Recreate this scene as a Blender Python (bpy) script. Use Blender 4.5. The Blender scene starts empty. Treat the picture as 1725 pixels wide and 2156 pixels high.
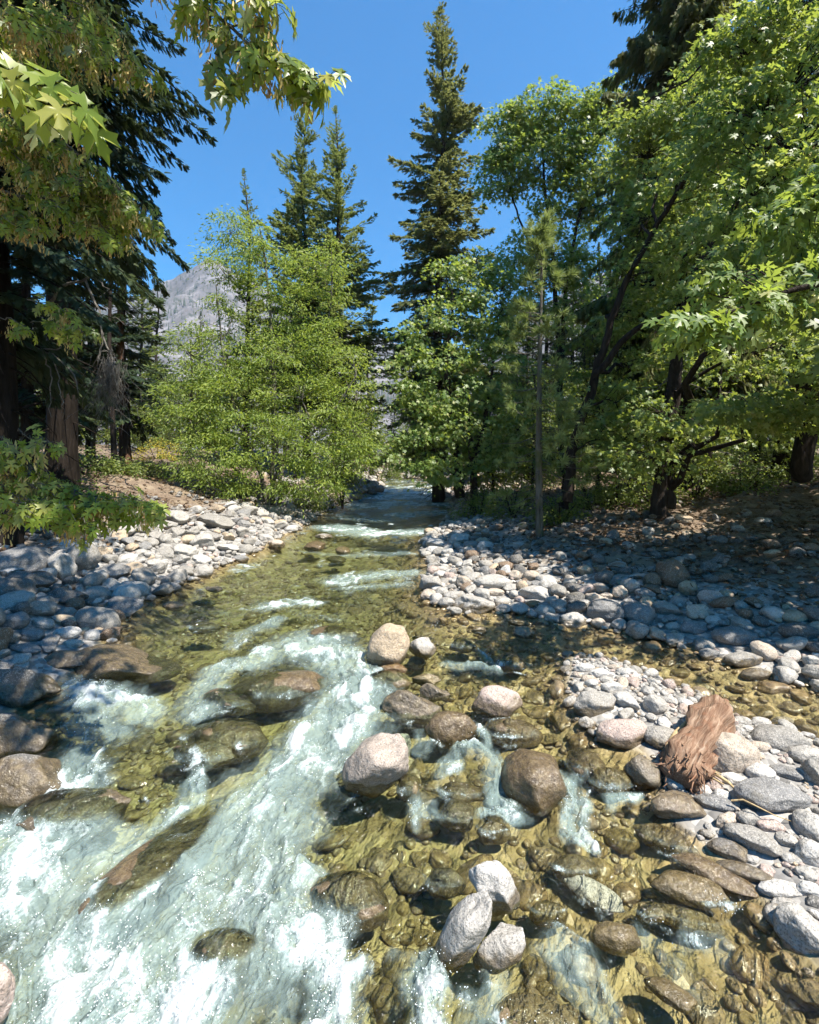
import bpy, bmesh, math, random
import numpy as np
from mathutils import Vector, Matrix

# ------------------------------------------------------------------ camera, sky, sun, exposure
scene = bpy.context.scene
F, HX, HY, CAMZ = 1050.0, 862.5, 1010.0, 3.0          # focal length and principal point in 1725 x 2156 units
cam_data = bpy.data.cameras.new("camera")
cam = bpy.data.objects.new("camera", cam_data)
scene.collection.objects.link(cam)
scene.camera = cam
cam.location = (0, 0, CAMZ)
cam.rotation_euler = (math.radians(90), 0, 0)
cam_data.sensor_fit = 'HORIZONTAL'
cam_data.sensor_width = 36
cam_data.lens = 36 * F / 1725
cam_data.shift_y = -(1078 - HY) / 1725
cam_data.clip_start = 0.05
cam_data.clip_end = 20000

SUN = Vector((0.42, -0.34, 0.84)).normalized()
world = bpy.data.worlds.new("World")
scene.world = world
world.use_nodes = True
wn = world.node_tree
bg = wn.nodes["Background"]
sky = wn.nodes.new("ShaderNodeTexSky")
sky.sky_type = 'NISHITA'
sky.sun_disc = False
sky.sun_elevation = math.asin(SUN.z)
sky.sun_rotation = math.atan2(SUN.x, SUN.y)
sky.altitude = 600
sky.air_density = 1.25
sky.dust_density = 0.3
sky.ozone_density = 2.5
bg.inputs[1].default_value = 0.094
hs = wn.nodes.new("ShaderNodeHueSaturation")
hs.inputs["Hue"].default_value = .497
hs.inputs["Saturation"].default_value = 1.60
wn.links.new(sky.outputs[0], hs.inputs["Color"])
wn.links.new(hs.outputs[0], bg.inputs[0])
sl = bpy.data.lights.new("sun", 'SUN')
sl.energy = 4.8
sl.angle = math.radians(0.5)
sl.color = (1.0, 0.93, 0.82)
so = bpy.data.objects.new("sun", sl)
scene.collection.objects.link(so)
so.rotation_euler = SUN.to_track_quat('Z', 'Y').to_euler()
scene.view_settings.view_transform = 'Standard'
scene.view_settings.look = 'None'
scene.view_settings.exposure = 1.3
scene.view_settings.gamma = 1
scene.render.engine = 'CYCLES'
cy = scene.cycles
cy.use_denoising = True
cy.max_bounces = 7
cy.diffuse_bounces = 3
cy.glossy_bounces = 3
cy.transmission_bounces = 4
cy.transparent_max_bounces = 12
cy.volume_bounces = 0
cy.sample_clamp_indirect = 8
cy.caustics_reflective = False
cy.caustics_refractive = False
cy.use_adaptive_sampling = True
cy.adaptive_threshold = 0.02

rng = np.random.default_rng(7)
random.seed(7)

# ------------------------------------------------------------------ noise
_perm = np.random.default_rng(3).permutation(256)
_perm = np.concatenate([_perm, _perm, _perm])
_g3 = np.array([[1,1,0],[-1,1,0],[1,-1,0],[-1,-1,0],[1,0,1],[-1,0,1],[1,0,-1],[-1,0,-1],[0,1,1],[0,-1,1],[0,1,-1],[0,-1,-1]], float)
def perlin(x, y, z=0.0):
    x, y, z = np.broadcast_arrays(np.asarray(x, float), np.asarray(y, float), np.asarray(z, float))
    xi, yi, zi = np.floor(x).astype(int), np.floor(y).astype(int), np.floor(z).astype(int)
    xf, yf, zf = x - xi, y - yi, z - zi
    f = lambda t: t*t*t*(t*(t*6-15)+10)
    u, v, w = f(xf), f(yf), f(zf)
    out = 0
    for dx in (0, 1):
        for dy in (0, 1):
            for dz in (0, 1):
                h = _perm[_perm[_perm[(xi+dx) & 255] + ((yi+dy) & 255)] + ((zi+dz) & 255)] % 12
                g = _g3[h]
                d = g[..., 0]*(xf-dx) + g[..., 1]*(yf-dy) + g[..., 2]*(zf-dz)
                out = out + d*(u if dx else 1-u)*(v if dy else 1-v)*(w if dz else 1-w)
    return out
def fbm(x, y, z=0.0, o=4, lac=2.07, gain=.5):
    s, a, f = 0, 1.0, 1.0
    for i in range(o):
        s = s + a*perlin(np.asarray(x)*f+17.3*i, np.asarray(y)*f-9.1*i, np.asarray(z)*f+3.7*i)
        a *= gain; f *= lac
    return s
def smooth(a, b, x):
    t = np.clip((x-a)/(b-a), 0, 1)
    return t*t*(3-2*t)

# ------------------------------------------------------------------ mesh helpers
col = scene.collection
def mesh_obj(name, verts, polys, mat=None, parent=None, shade=True, attrs=None, mats=None, mat_idx=None):
    """polys: list of int arrays (n,k) with constant k each"""
    verts = np.asarray(verts, np.float32)
    me = bpy.data.meshes.new(name)
    polys = [np.asarray(p, np.int32) for p in polys if len(p)]
    loops = np.concatenate([p.ravel() for p in polys])
    tot = np.concatenate([np.full(len(p), p.shape[1], np.int32) for p in polys])
    start = np.concatenate([[0], np.cumsum(tot)[:-1]]).astype(np.int32)
    me.vertices.add(len(verts)); me.vertices.foreach_set("co", verts.ravel())
    me.loops.add(len(loops)); me.loops.foreach_set("vertex_index", loops)
    me.polygons.add(len(tot)); me.polygons.foreach_set("loop_start", start); me.polygons.foreach_set("loop_total", tot)
    if attrs:
        for k, v in attrs.items():
            v = np.asarray(v, np.float32)
            if v.ndim == 1:
                at = me.attributes.new(k, 'FLOAT', 'POINT'); at.data.foreach_set("value", v)
            else:
                at = me.attributes.new(k, 'FLOAT_VECTOR', 'POINT'); at.data.foreach_set("vector", v.ravel())
    me.update(calc_edges=True)
    if shade:
        me.polygons.foreach_set("use_smooth", np.ones(len(tot), bool))
    for m in (mats or ([mat] if mat else [])):
        me.materials.append(m)
    if mat_idx is not None:
        me.polygons.foreach_set("material_index", np.asarray(mat_idx, np.int32))
    o = bpy.data.objects.new(name, me)
    col.objects.link(o)
    if parent: o.parent = parent
    return o
def tag(o, label=None, cat=None, group=None, kind=None):
    if label: o["label"] = label
    if cat: o["category"] = cat
    if group: o["group"] = group
    if kind: o["kind"] = kind
    return o
def empty(name, loc, label, cat, group=None):
    o = bpy.data.objects.new(name, None); col.objects.link(o)
    o.location = loc
    bpy.context.view_layer.update()
    return tag(o, label, cat, group)
def adopt(child, root):
    """parent a mesh built in world space under an Empty, keeping its place"""
    child.parent = root
    child.matrix_parent_inverse = Matrix.Translation(-Vector(root.location))
    return child
def dup(root, loc, rz, s, label, group):
    r = root.copy(); col.objects.link(r)
    r.location = loc; r.rotation_euler = (0, 0, rz); r.scale = s if isinstance(s, tuple) else (s, s, s)
    r["label"] = label; r["group"] = group
    for ch in list(root.children):
        c = ch.copy(); col.objects.link(c); c.parent = r; c.matrix_parent_inverse = ch.matrix_parent_inverse.copy()
    return r

class Acc:
    """collects tubes and instanced leaf shapes into one mesh"""
    def __init__(s): s.v, s.p, s.n, s.a = [], {}, 0, []
    def add(s, v, polys, rnd=0.5):
        v = np.asarray(v, np.float32)
        if not len(v): return
        for p in polys:
            p = np.asarray(p)
            if len(p): s.p.setdefault(p.shape[1], []).append(p + s.n)
        s.v.append(v); s.n += len(v)
        s.a.append(np.broadcast_to(np.asarray(rnd, np.float32), (len(v),)))
    def tubes(s, P, R, sides=5, rnd=0.5, cap=True):
        """P (N,K,3), R (N,K)"""
        P = np.asarray(P, float); R = np.asarray(R, float)
        if P.ndim == 2: P, R = P[None], R[None]
        N, K, _ = P.shape
        if N == 0: return
        T = np.gradient(P, axis=1); T /= np.linalg.norm(T, axis=2, keepdims=True)+1e-9
        ref = np.where(np.abs(T[..., 2:3]) > .9, np.array([1., 0, 0]), np.array([0, 0, 1.]))
        A = np.cross(T, ref); A /= np.linalg.norm(A, axis=2, keepdims=True)+1e-9
        B = np.cross(T, A)
        th = np.arange(sides)/sides*2*math.pi
        ring = P[:, :, None, :] + R[:, :, None, None]*(A[:, :, None, :]*np.cos(th)[None, None, :, None] + B[:, :, None, :]*np.sin(th)[None, None, :, None])
        v = ring.reshape(-1, 3)
        k = np.arange(K-1)[:, None]*sides; j = np.arange(sides)[None, :]; j2 = (j+1) % sides
        q = np.stack([k+j, k+j2, k+sides+j2, k+sides+j], -1).reshape(-1, 4)
        q = (q[None] + (np.arange(N)*K*sides)[:, None, None]).reshape(-1, 4)
        polys = [q]
        if cap and sides > 3 or cap:
            c = (np.arange(N)*K*sides)[:, None]
            polys.append(c + (K-1)*sides + np.arange(sides)[None])
        s.add(v, polys, rnd)
    def leaves(s, tv, tf, pos, X, Z, scale, rnd):
        """instances of a template in frames whose x axis is X and normal near Z"""
        N = len(pos)
        if N == 0: return
        X = X/(np.linalg.norm(X, axis=1, keepdims=True)+1e-9)
        Y = np.cross(Z, X); Y /= np.linalg.norm(Y, axis=1, keepdims=True)+1e-9
        Z = np.cross(X, Y)
        M = np.stack([X, Y, Z], 1)                      # rows are axes
        v = np.einsum('kj,nji->nki', tv, M)*np.asarray(scale)[:, None, None] + pos[:, None, :]
        k = len(tv)
        f = (tf[None] + (np.arange(N)*k)[:, None, None]).reshape(-1, tf.shape[1])
        s.add(v.reshape(-1, 3), [f], np.repeat(rnd, k))
    def build(s, name, mat, parent=None, smooth_=True):
        v = np.concatenate(s.v)
        o = mesh_obj(name, v, [np.concatenate(p) for p in s.p.values()], mat, None, smooth_, {"rnd": np.concatenate(s.a)})
        if parent: adopt(o, parent)
        return o

# ------------------------------------------------------------------ materials
def new_mat(name):
    m = bpy.data.materials.new(name); m.use_nodes = True
    nt = m.node_tree; nt.nodes.clear()
    out = nt.nodes.new("ShaderNodeOutputMaterial")
    return m, nt, out
class NT:
    def __init__(s, nt): s.nt = nt
    def n(s, typ, ins=None, **kw):
        nd = s.nt.nodes.new("ShaderNode"+typ)
        for k, v in kw.items(): setattr(nd, k, v)
        for k, v in (ins or {}).items():
            if hasattr(v, "is_output"): s.nt.links.new(v, nd.inputs[k])
            else: nd.inputs[k].default_value = v
        return nd
    def math(s, op, a, b=0.0, clamp=False):
        return s.n("Math", {0: a, 1: b}, operation=op, use_clamp=clamp).outputs[0]
    def mix(s, f, a, b, blend='MIX'):
        nd = s.n("MixRGB", {0: f, 1: a, 2: b}, blend_type=blend)
        return nd.outputs[0]
    def ramp(s, f, stops, interp='LINEAR'):
        nd = s.n("ValToRGB", {0: f}); cr = nd.color_ramp; cr.interpolation = interp
        while len(cr.elements) < len(stops): cr.elements.new(.5)
        for e, (p, c) in zip(cr.elements, stops):
            e.position = p; e.color = (*c, 1) if len(c) == 3 else c
        return nd.outputs[0]
    def noise(s, vec, scale, detail=3, rough=.55, dist=0.0):
        return s.n("TexNoise", {"Vector": vec, "Scale": scale, "Detail": detail, "Roughness": rough, "Distortion": dist}).outputs[0]
    def sstep(s, x, a, b):
        return s.n("MapRange", {0: x, 1: a, 2: b, 3: 0.0, 4: 1.0}, interpolation_type='SMOOTHSTEP').outputs[0]
    def attr(s, name, typ='GEOMETRY'):
        return s.n("Attribute", attribute_name=name, attribute_type=typ)

def leaf_mat(name, stops, trans=.4, tcol=(.30, .42, .03), back=1.0, rough=.45, spec=.35):
    m, nt, out = new_mat(name); b = NT(nt)
    r = b.attr("rnd").outputs["Fac"]
    c = b.ramp(r, stops)
    if back != 1.0:
        bf = b.n("NewGeometry").outputs["Backfacing"]
        c = b.mix(bf, c, b.mix(.6, c, (back, back, back*.8, 1), 'MIX'))
    p = b.n("BsdfPrincipled", {"Base Color": c, "Roughness": rough, "Specular IOR Level": spec})
    t = b.n("BsdfTranslucent", {"Color": b.mix(.55, c, (*tcol, 1))})
    mx = b.n("MixShader", {0: trans, 1: p.outputs[0], 2: t.outputs[0]})
    nt.links.new(mx.outputs[0], out.inputs[0])
    return m
def bark_mat(name, c1, c2, scale=9, moss=None):
    m, nt, out = new_mat(name); b = NT(nt)
    pos = b.n("NewGeometry").outputs["Position"]
    st = b.n("VectorMath", {0: pos, 1: (1, 1, .16)}, operation='MULTIPLY').outputs[0]
    n1 = b.noise(st, scale, 5, .65)
    n2 = b.noise(pos, scale*.25, 3)
    c = b.ramp(n1, [(.3, c1), (.7, c2)])
    if moss: c = b.mix(b.sstep(n2, .5, .68), c, (*moss, 1))
    bp = b.n("Bump", {"Height": n1, "Strength": 1.0, "Distance": .09})
    p = b.n("BsdfPrincipled", {"Base Color": c, "Roughness": .85, "Normal": bp.outputs[0], "Specular IOR Level": .06})
    nt.links.new(p.outputs[0], out.inputs[0])
    return m

M_spruce = leaf_mat("spruce_needles", [(0, (.045, .068, .036)), (.5, (.14, .165, .068)), (1, (.30, .275, .10))], .42, (.38, .40, .11), rough=.6, spec=.2)
M_fir = leaf_mat("fir_needles", [(0, (.045, .078, .038)), (.5, (.135, .175, .066)), (1, (.28, .29, .09))], .42, (.36, .42, .09), rough=.6, spec=.2)
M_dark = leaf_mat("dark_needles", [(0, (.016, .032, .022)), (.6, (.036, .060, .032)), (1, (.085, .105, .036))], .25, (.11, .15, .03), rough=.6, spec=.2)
M_cedar = leaf_mat("hanging_needles", [(0, (.045, .066, .026)), (.6, (.14, .15, .045)), (1, (.27, .25, .075))], .42, (.34, .36, .07), rough=.6, spec=.2)
M_pine = leaf_mat("pine_needles", [(0, (.10, .14, .05)), (.6, (.22, .28, .09)), (1, (.36, .40, .16))], .42, (.38, .46, .10), rough=.5, spec=.3)
M_alder = leaf_mat("alder_leaves", [(0, (.050, .095, .020)), (.5, (.175, .250, .045)), (1, (.36, .41, .10))], .50, (.52, .62, .06))
M_maple = leaf_mat("maple_leaves", [(0, (.035, .080, .022)), (.45, (.135, .205, .050)), (.8, (.28, .33, .10)), (1, (.40, .37, .15))], .48, (.52, .60, .07), spec=.55)
M_maple2 = leaf_mat("bright_maple_leaves", [(0, (.045, .100, .026)), (.5, (.150, .230, .055)), (.85, (.29, .345, .11)), (1, (.38, .34, .12))], .48, (.50, .60, .06), spec=.5)
M_near = leaf_mat("overhanging_leaves", [(0, (.050, .095, .020)), (.5, (.16, .235, .040)), (.8, (.29, .34, .065)), (1, (.42, .39, .11))], .52, (.58, .66, .03), back=.30, rough=.35)
M_seed = leaf_mat("seed_keys", [(0, (.32, .15, .05)), (.5, (.54, .40, .15)), (1, (.66, .58, .27))], .35, (.5, .38, .12), rough=.6, spec=.2)
M_bush = leaf_mat("bush_leaves", [(0, (.030, .060, .014)), (.5, (.105, .150, .032)), (1, (.25, .27, .065))], .45, (.40, .48, .05))
M_yellow = leaf_mat("yellow_leaves", [(0, (.20, .19, .02)), (.5, (.36, .31, .03)), (1, (.48, .40, .05))], .4, (.5, .45, .03))
M_bark = bark_mat("dark_bark", (.012, .009, .008), (.050, .040, .034))
M_bark_black = bark_mat("black_bark", (.006, .005, .004), (.028, .022, .018))
M_bark_red = bark_mat("red_brown_bark", (.045, .022, .014), (.17, .10, .065), 7)
M_bark_grey = bark_mat("grey_bark", (.05, .045, .038), (.19, .175, .15), 11, moss=(.09, .10, .05))
M_dead = bark_mat("bleached_twigs", (.09, .082, .074), (.24, .225, .20), 20)

# ------------------------------------------------------------------ pixel <-> world, water level, ground height
def P(x, y, Y): return np.array([(x-HX)/F*Y, Y, CAMZ-(y-HY)/F*Y])
_zy = np.array([0, 3.0, 3.6, 4.4, 5.7, 7.4, 8.6, 12.4, 17.5, 23.6, 31.5, 38, 46, 60, 120, 400])
_zz = np.array([-.05, 0, .03, .16, .36, .60, .66, .75, 1.0, 1.2, 1.8, 2.65, 3.1, 3.4, 5.0, 8.0])
def ZW(Y): return np.interp(Y, _zy, _zz)
def on_water(x, y):
    """depth at which the view ray through (x, y) meets the water level"""
    Ys = np.geomspace(1.6, 120, 6000)
    f = CAMZ-(y-HY)/F*Ys - ZW(Ys)
    i = np.argmax(f <= 0) if (f <= 0).any() else len(Ys)-1
    return np.array([(x-HX)/F*Ys[i], Ys[i]])
left_px = [(800,1036),(740,1052),(690,1072),(640,1108),(585,1133),(520,1170),(440,1202),(360,1240),(285,1270),(230,1320),(205,1375),(150,1420),(60,1480),(-60,1540)]
right_px = [(-60,2400),(2000,2400),(2000,1505),(1725,1445),(1640,1425),(1530,1392),(1400,1345),(1260,1322),(1180,1312),(1080,1282),(960,1292),(905,1255),(918,1205),(893,1145),(930,1112),(950,1075),(946,1046)]
Wpoly = np.array([on_water(*p) for p in left_px] + [np.array([-4.6, 5.2]), np.array([-5.2, 3.5]), np.array([-5.0, 0.3]), np.array([5.5, .3])] + [on_water(*p) for p in right_px[2:]] + [np.array([2.6, 36.0]), np.array([1.6, 44.0]), np.array([-4, 52.0]), np.array([-7, 50.0]), np.array([-2.4, 42.0])])
bar_px = [(1195,1385),(1250,1378),(1320,1395),(1400,1432),(1480,1465),(1560,1508),(1650,1535),(1760,1570),(1900,1700),(1800,2080),(1725,2040),(1665,1975),(1600,1890),(1520,1815),(1420,1735),(1375,1690),(1395,1640),(1350,1585),(1255,1555),(1205,1500),(1190,1440)]
Bpoly = np.array([on_water(*p) for p in bar_px])
def sdf(poly, X, Y):
    X = np.asarray(X, float); Y = np.asarray(Y, float)
    d = np.full(X.shape, 1e18); inside = np.zeros(X.shape, bool)
    n = len(poly)
    for i in range(n):
        a, b = poly[i], poly[(i+1) % n]
        ex, ey = b-a
        t = np.clip(((X-a[0])*ex+(Y-a[1])*ey)/(ex*ex+ey*ey+1e-12), 0, 1)
        d = np.minimum(d, (X-a[0]-t*ex)**2+(Y-a[1]-t*ey)**2)
        c = (a[1] > Y) != (b[1] > Y)
        xi = a[0]+(Y-a[1])*ex/(ey if abs(ey) > 1e-12 else 1e-12)
        inside ^= c & (X < xi)
    d = np.sqrt(d)
    return np.where(inside, -d, d)
def ground(X, Y, full=False):
    X = np.asarray(X, float); Y = np.asarray(Y, float)
    sw = sdf(Wpoly, X, Y); sb = sdf(Bpoly, X, Y)
    w = 0.18*fbm(X*1.3, Y*1.3, 2.0, 3)
    zw = ZW(Y)
    dl = np.maximum(sw, 0)
    left = np.interp(dl, [0, 1, 3, 5, 8, 15, 40, 400], [0, .32, .95, 1.55, 2.2, 2.5, 3.2, 6])
    right = np.interp(dl, [0, 1, 3, 7, 13, 30, 60, 400], [0, .2, .55, 1.2, 2.05, 2.8, 3.4, 6])
    mid = np.interp(Y, [0, 8, 14, 24, 38, 60], [.3, -1.2, -2.2, -1.0, 0, 0])
    k = smooth(-.8, .8, X-mid)
    bank = left*(1-k)+right*k
    bank = bank*(1+.25*fbm(X*.35, Y*.35, 5.0, 3)*smooth(.5, 4, dl)) + .10*fbm(X*1.1, Y*1.1, 8., 3)*smooth(0, 1.2, dl)
    deep = np.interp(X, [-6, -1.0, 1.2, 6], [.42, .40, .20, .15])*np.interp(Y, [3, 7, 10, 30], [1, 1, 1.1, .9])
    bed = -deep*smooth(0, .9, -sw) + .06*fbm(X*1.6, Y*1.6, 1., 3)*smooth(0, .6, -sw)
    h = np.where(sw > 0, bank, bed)
    bar = np.interp(-sb, [-.35, 0, .4, 1.2, 3], [-.25, 0.0, .07, .13, .2])+.03*fbm(X*2.5, Y*2.5, 4., 2)
    h = np.where(sb < .35, np.maximum(h, bar), h)
    if full: return zw+h, sw, sb
    return zw+h
# ------------------------------------------------------------------ ground
def ground_material():
    m, nt, out = new_mat("river_ground"); b = NT(nt)
    pos = b.n("NewGeometry").outputs["Position"]
    d = b.attr("shore").outputs["Fac"]
    vor = b.n("TexVoronoi", {"Vector": pos, "Scale": 7.0, "Randomness": 1.0})
    vor2 = b.n("TexVoronoi", {"Vector": pos, "Scale": 17.0, "Randomness": 1.0})
    n1 = b.noise(pos, 2.2, 5); n2 = b.noise(pos, 40, 4)
    bw = b.n("RGBToBW", {0: vor.outputs["Color"]}).outputs[0]
    bed = b.ramp(bw, [(.1, (.14, .105, .055)), (.4, (.27, .205, .10)), (.6, (.33, .265, .14)), (.8, (.40, .30, .16)), (1, (.48, .42, .31))])
    bed = b.mix(b.sstep(n1, .45, .7), bed, (.29, .235, .115, 1))
    bw2 = b.n("RGBToBW", {0: vor2.outputs["Color"]}).outputs[0]
    grav = b.ramp(bw2, [(.1, (.13, .125, .12)), (.5, (.25, .24, .225)), (.9, (.40, .385, .36))])
    soil = b.ramp(n2, [(.3, (.075, .055, .038)), (.5, (.15, .11, .078)), (.75, (.26, .20, .145))])
    soil = b.mix(b.sstep(n1, .5, .62), soil, (.21, .165, .115, 1))
    c = b.mix(b.sstep(d, -.05, .12), bed, grav)
    dn = b.math('ADD', d, b.math('MULTIPLY', b.math('SUBTRACT', n1, .5), 4.0))
    c = b.mix(b.sstep(dn, 2.0, 3.8), c, soil)
    cn = b.n("NewGeometry")
    hgt = b.math('ADD', b.math('MULTIPLY', vor.outputs["Distance"], -1.0), b.math('MULTIPLY', vor2.outputs["Distance"], -.5))
    bp = b.n("Bump", {"Height": hgt, "Strength": .55, "Distance": .04})
    p = b.n("BsdfPrincipled", {"Base Color": c, "Roughness": .8, "Normal": bp.outputs[0], "Specular IOR Level": .25})
    nt.links.new(p.outputs[0], out.inputs[0])
    return m
rows = np.concatenate([np.linspace(-6, .4, 12), np.geomspace(.6, 60, 360), np.geomspace(66, 3000, 44)])
tans = np.concatenate([np.linspace(-3.2, -1.05, 30), np.linspace(-1.0, 1.0, 340), np.linspace(1.05, 3.2, 30)])
TY, TT = np.meshgrid(rows, tans, indexing='ij')
TX = TT*np.maximum(TY, 4.0)
TZ, SW, SB = ground(TX, TY, True)
nr, nc = TX.shape
ii = np.arange(nr*nc).reshape(nr, nc)
gq = np.stack([ii[:-1, :-1], ii[:-1, 1:], ii[1:, 1:], ii[1:, :-1]], -1).reshape(-1, 4)
shore = np.where(SB < .3, np.maximum(np.minimum(SW, 99), -SB), SW)
g_ob = mesh_obj("ground", np.stack([TX, TY, TZ], -1).reshape(-1, 3), [gq], ground_material(), attrs={"shore": np.clip(shore, -5, 60).ravel()})
tag(g_ob, kind="structure")

# ------------------------------------------------------------------ rock shapes and materials
def rock_material(name, per_object, bright=1.0):
    m, nt, out = new_mat(name); b = NT(nt)
    pos = b.n("NewGeometry").outputs["Position"]
    if per_object:
        oi = b.n("ObjectInfo"); base = oi.outputs["Color"]; wet = b.attr("wet", 'OBJECT').outputs["Fac"]
        pv = b.n("VectorMath", {0: pos, 1: b.n("CombineXYZ", {0: b.math('MULTIPLY', oi.outputs["Random"], 40.0), 1: b.math('MULTIPLY', oi.outputs["Random"], 17.0), 2: 0.0}).outputs[0]}, operation='ADD').outputs[0]
    else:
        base = b.attr("tint").outputs["Vector"]; wet = b.attr("wetz").outputs["Fac"]; pv = pos
    n0 = b.noise(pv, 5, 5, .6, .4); n1 = b.noise(pv, 55, 4, .7); n2 = b.noise(pv, 18, 4, .6)
    vo = b.n("TexVoronoi", {"Vector": pv, "Scale": 120.0}).outputs["Color"]
    sp = b.n("RGBToBW", {0: vo}).outputs[0]
    k = b.math('ADD', .62, b.math('ADD', b.math('MULTIPLY', n0, .42), b.math('MULTIPLY', n1, .35)))
    c = b.n("VectorMath", {0: base, "Scale": k}, operation='SCALE').outputs[0]
    c = b.mix(b.math('MULTIPLY', b.sstep(sp, .68, .80), .50), c, (.055, .052, .05, 1))       # dark mica grains
    c = b.mix(b.math('MULTIPLY', b.sstep(sp, .30, .22), .30), c, (.62, .58, .53, 1))       # feldspar
    stain = b.sstep(b.math('ADD', n0, b.math('MULTIPLY', n2, .4)), .74, .92)
    c = b.mix(b.math('MULTIPLY', stain, .55), c, (.11, .095, .07, 1))
    z = b.n("SeparateXYZ", {0: pos}).outputs[2]
    zz = b.math('ADD', z, b.math('MULTIPLY', b.math('SUBTRACT', n0, .5), -.22))
    wf = b.math('SUBTRACT', 1.0, b.sstep(b.math('SUBTRACT', zz, wet), -.025, .035))
    alg = b.ramp(n2, [(p_, tuple(x_*bright for x_ in c_)) for p_, c_ in [(.3, (.058, .041, .022)), (.5, (.130, .092, .045)), (.72, (.235, .175, .085))]])
    wc = b.mix(.60, b.n("VectorMath", {0: c, "Scale": .50}, operation='SCALE').outputs[0], alg)
    c = b.mix(wf, c, wc)
    h = b.math('ADD', b.math('MULTIPLY', n1, .35), b.math('ADD', n2, n0))
    bp = b.n("Bump", {"Height": h, "Strength": .8 if bright == 1 else .4, "Distance": .03})
    ro = b.math('SUBTRACT', .78, b.math('MULTIPLY', wf, .64))
    p = b.n("BsdfPrincipled", {"Base Color": c, "Roughness": ro, "Normal": bp.outputs[0], "Specular IOR Level": b.math('ADD', .25, b.math('MULTIPLY', wf, .35))})
    nt.links.new(p.outputs[0], out.inputs[0])
    return m
M_rock = rock_material("granite", True)
M_rock_s = rock_material("granite_cobbles", False)
M_bed = rock_material("algae_stones", True, 1.9)
M_bed_s = rock_material("algae_gravel", False, 1.9)
def ico(sub):
    bm = bmesh.new(); bmesh.ops.create_icosphere(bm, subdivisions=sub, radius=1)
    bm.verts.ensure_lookup_table()
    v = np.array([x.co[:] for x in bm.verts]); f = np.array([[w.index for w in t.verts] for t in bm.faces]); bm.free()
    return v, f
ICO = {k: ico(k) for k in (2, 3, 4, 5)}
def rock_shape(seed, sub, ang):
    r = np.random.default_rng(seed)
    v, f = ICO[sub]; v = v.copy()
    pw = 1+.25*ang
    n = int(r.integers(9, 15)) if ang > .4 else int(r.integers(5, 9))
    for _ in range(n):
        d = r.normal(size=3); d /= np.linalg.norm(d)
        c = r.uniform(.52, .82) if ang > .4 else r.uniform(.68, .93)
        t = v@d-c
        v -= np.outer(np.maximum(t, 0)*(.97 if ang > .4 else .8), d)
    if ang > .4 or sub >= 4:
        E = np.concatenate([f[:, [0, 1]], f[:, [1, 2]], f[:, [2, 0]]]); cnt = np.bincount(E[:, 0], minlength=len(v))[:, None]
        for _ in range({2: 0, 3: 1, 4: 2, 5: 5}[sub]):
            a = np.zeros_like(v); np.add.at(a, E[:, 0], v[E[:, 1]]); v = .4*v+.6*a/cnt
    o = r.uniform(0, 50)
    nrm = v/np.linalg.norm(v, axis=1, keepdims=True)
    v += nrm*(.16*fbm(v[:, 0]*.9+o, v[:, 1]*.9, v[:, 2]*.9, 2)+(.05 if ang > .4 else .03)*fbm(v[:, 0]*3+o, v[:, 1]*3, v[:, 2]*3, 3))[:, None]
    lo, hi = v.min(0), v.max(0)
    return (v-(lo+hi)/2)/((hi-lo)/2), f
def rock_mesh(name, seed, sub, ang):
    v, f = rock_shape(seed, sub, ang)
    o = mesh_obj(name, v, [f], M_rock)
    me = o.data; bpy.data.objects.remove(o)
    return me
ROUND = [rock_mesh("rounded_rock", 100+i, 5, .1) for i in range(9)]
ANGLE = [rock_mesh("angular_rock", 200+i, 5, .8) for i in range(9)]
ROUND_S = [rock_mesh("rounded_stone", 300+i, 4, .1) for i in range(8)]
ANGLE_S = [rock_mesh("angular_stone", 400+i, 4, .8) for i in range(8)]
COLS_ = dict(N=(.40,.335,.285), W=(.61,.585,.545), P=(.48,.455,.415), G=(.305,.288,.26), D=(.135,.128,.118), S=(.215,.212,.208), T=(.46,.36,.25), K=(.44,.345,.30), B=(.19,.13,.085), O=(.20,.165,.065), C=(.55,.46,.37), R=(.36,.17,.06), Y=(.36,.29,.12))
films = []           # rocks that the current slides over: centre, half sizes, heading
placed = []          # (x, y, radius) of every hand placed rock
COLS = {k: tuple(np.array(v)*(.72 if k in 'WPC' else .85)) for k, v in COLS_.items()}
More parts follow.
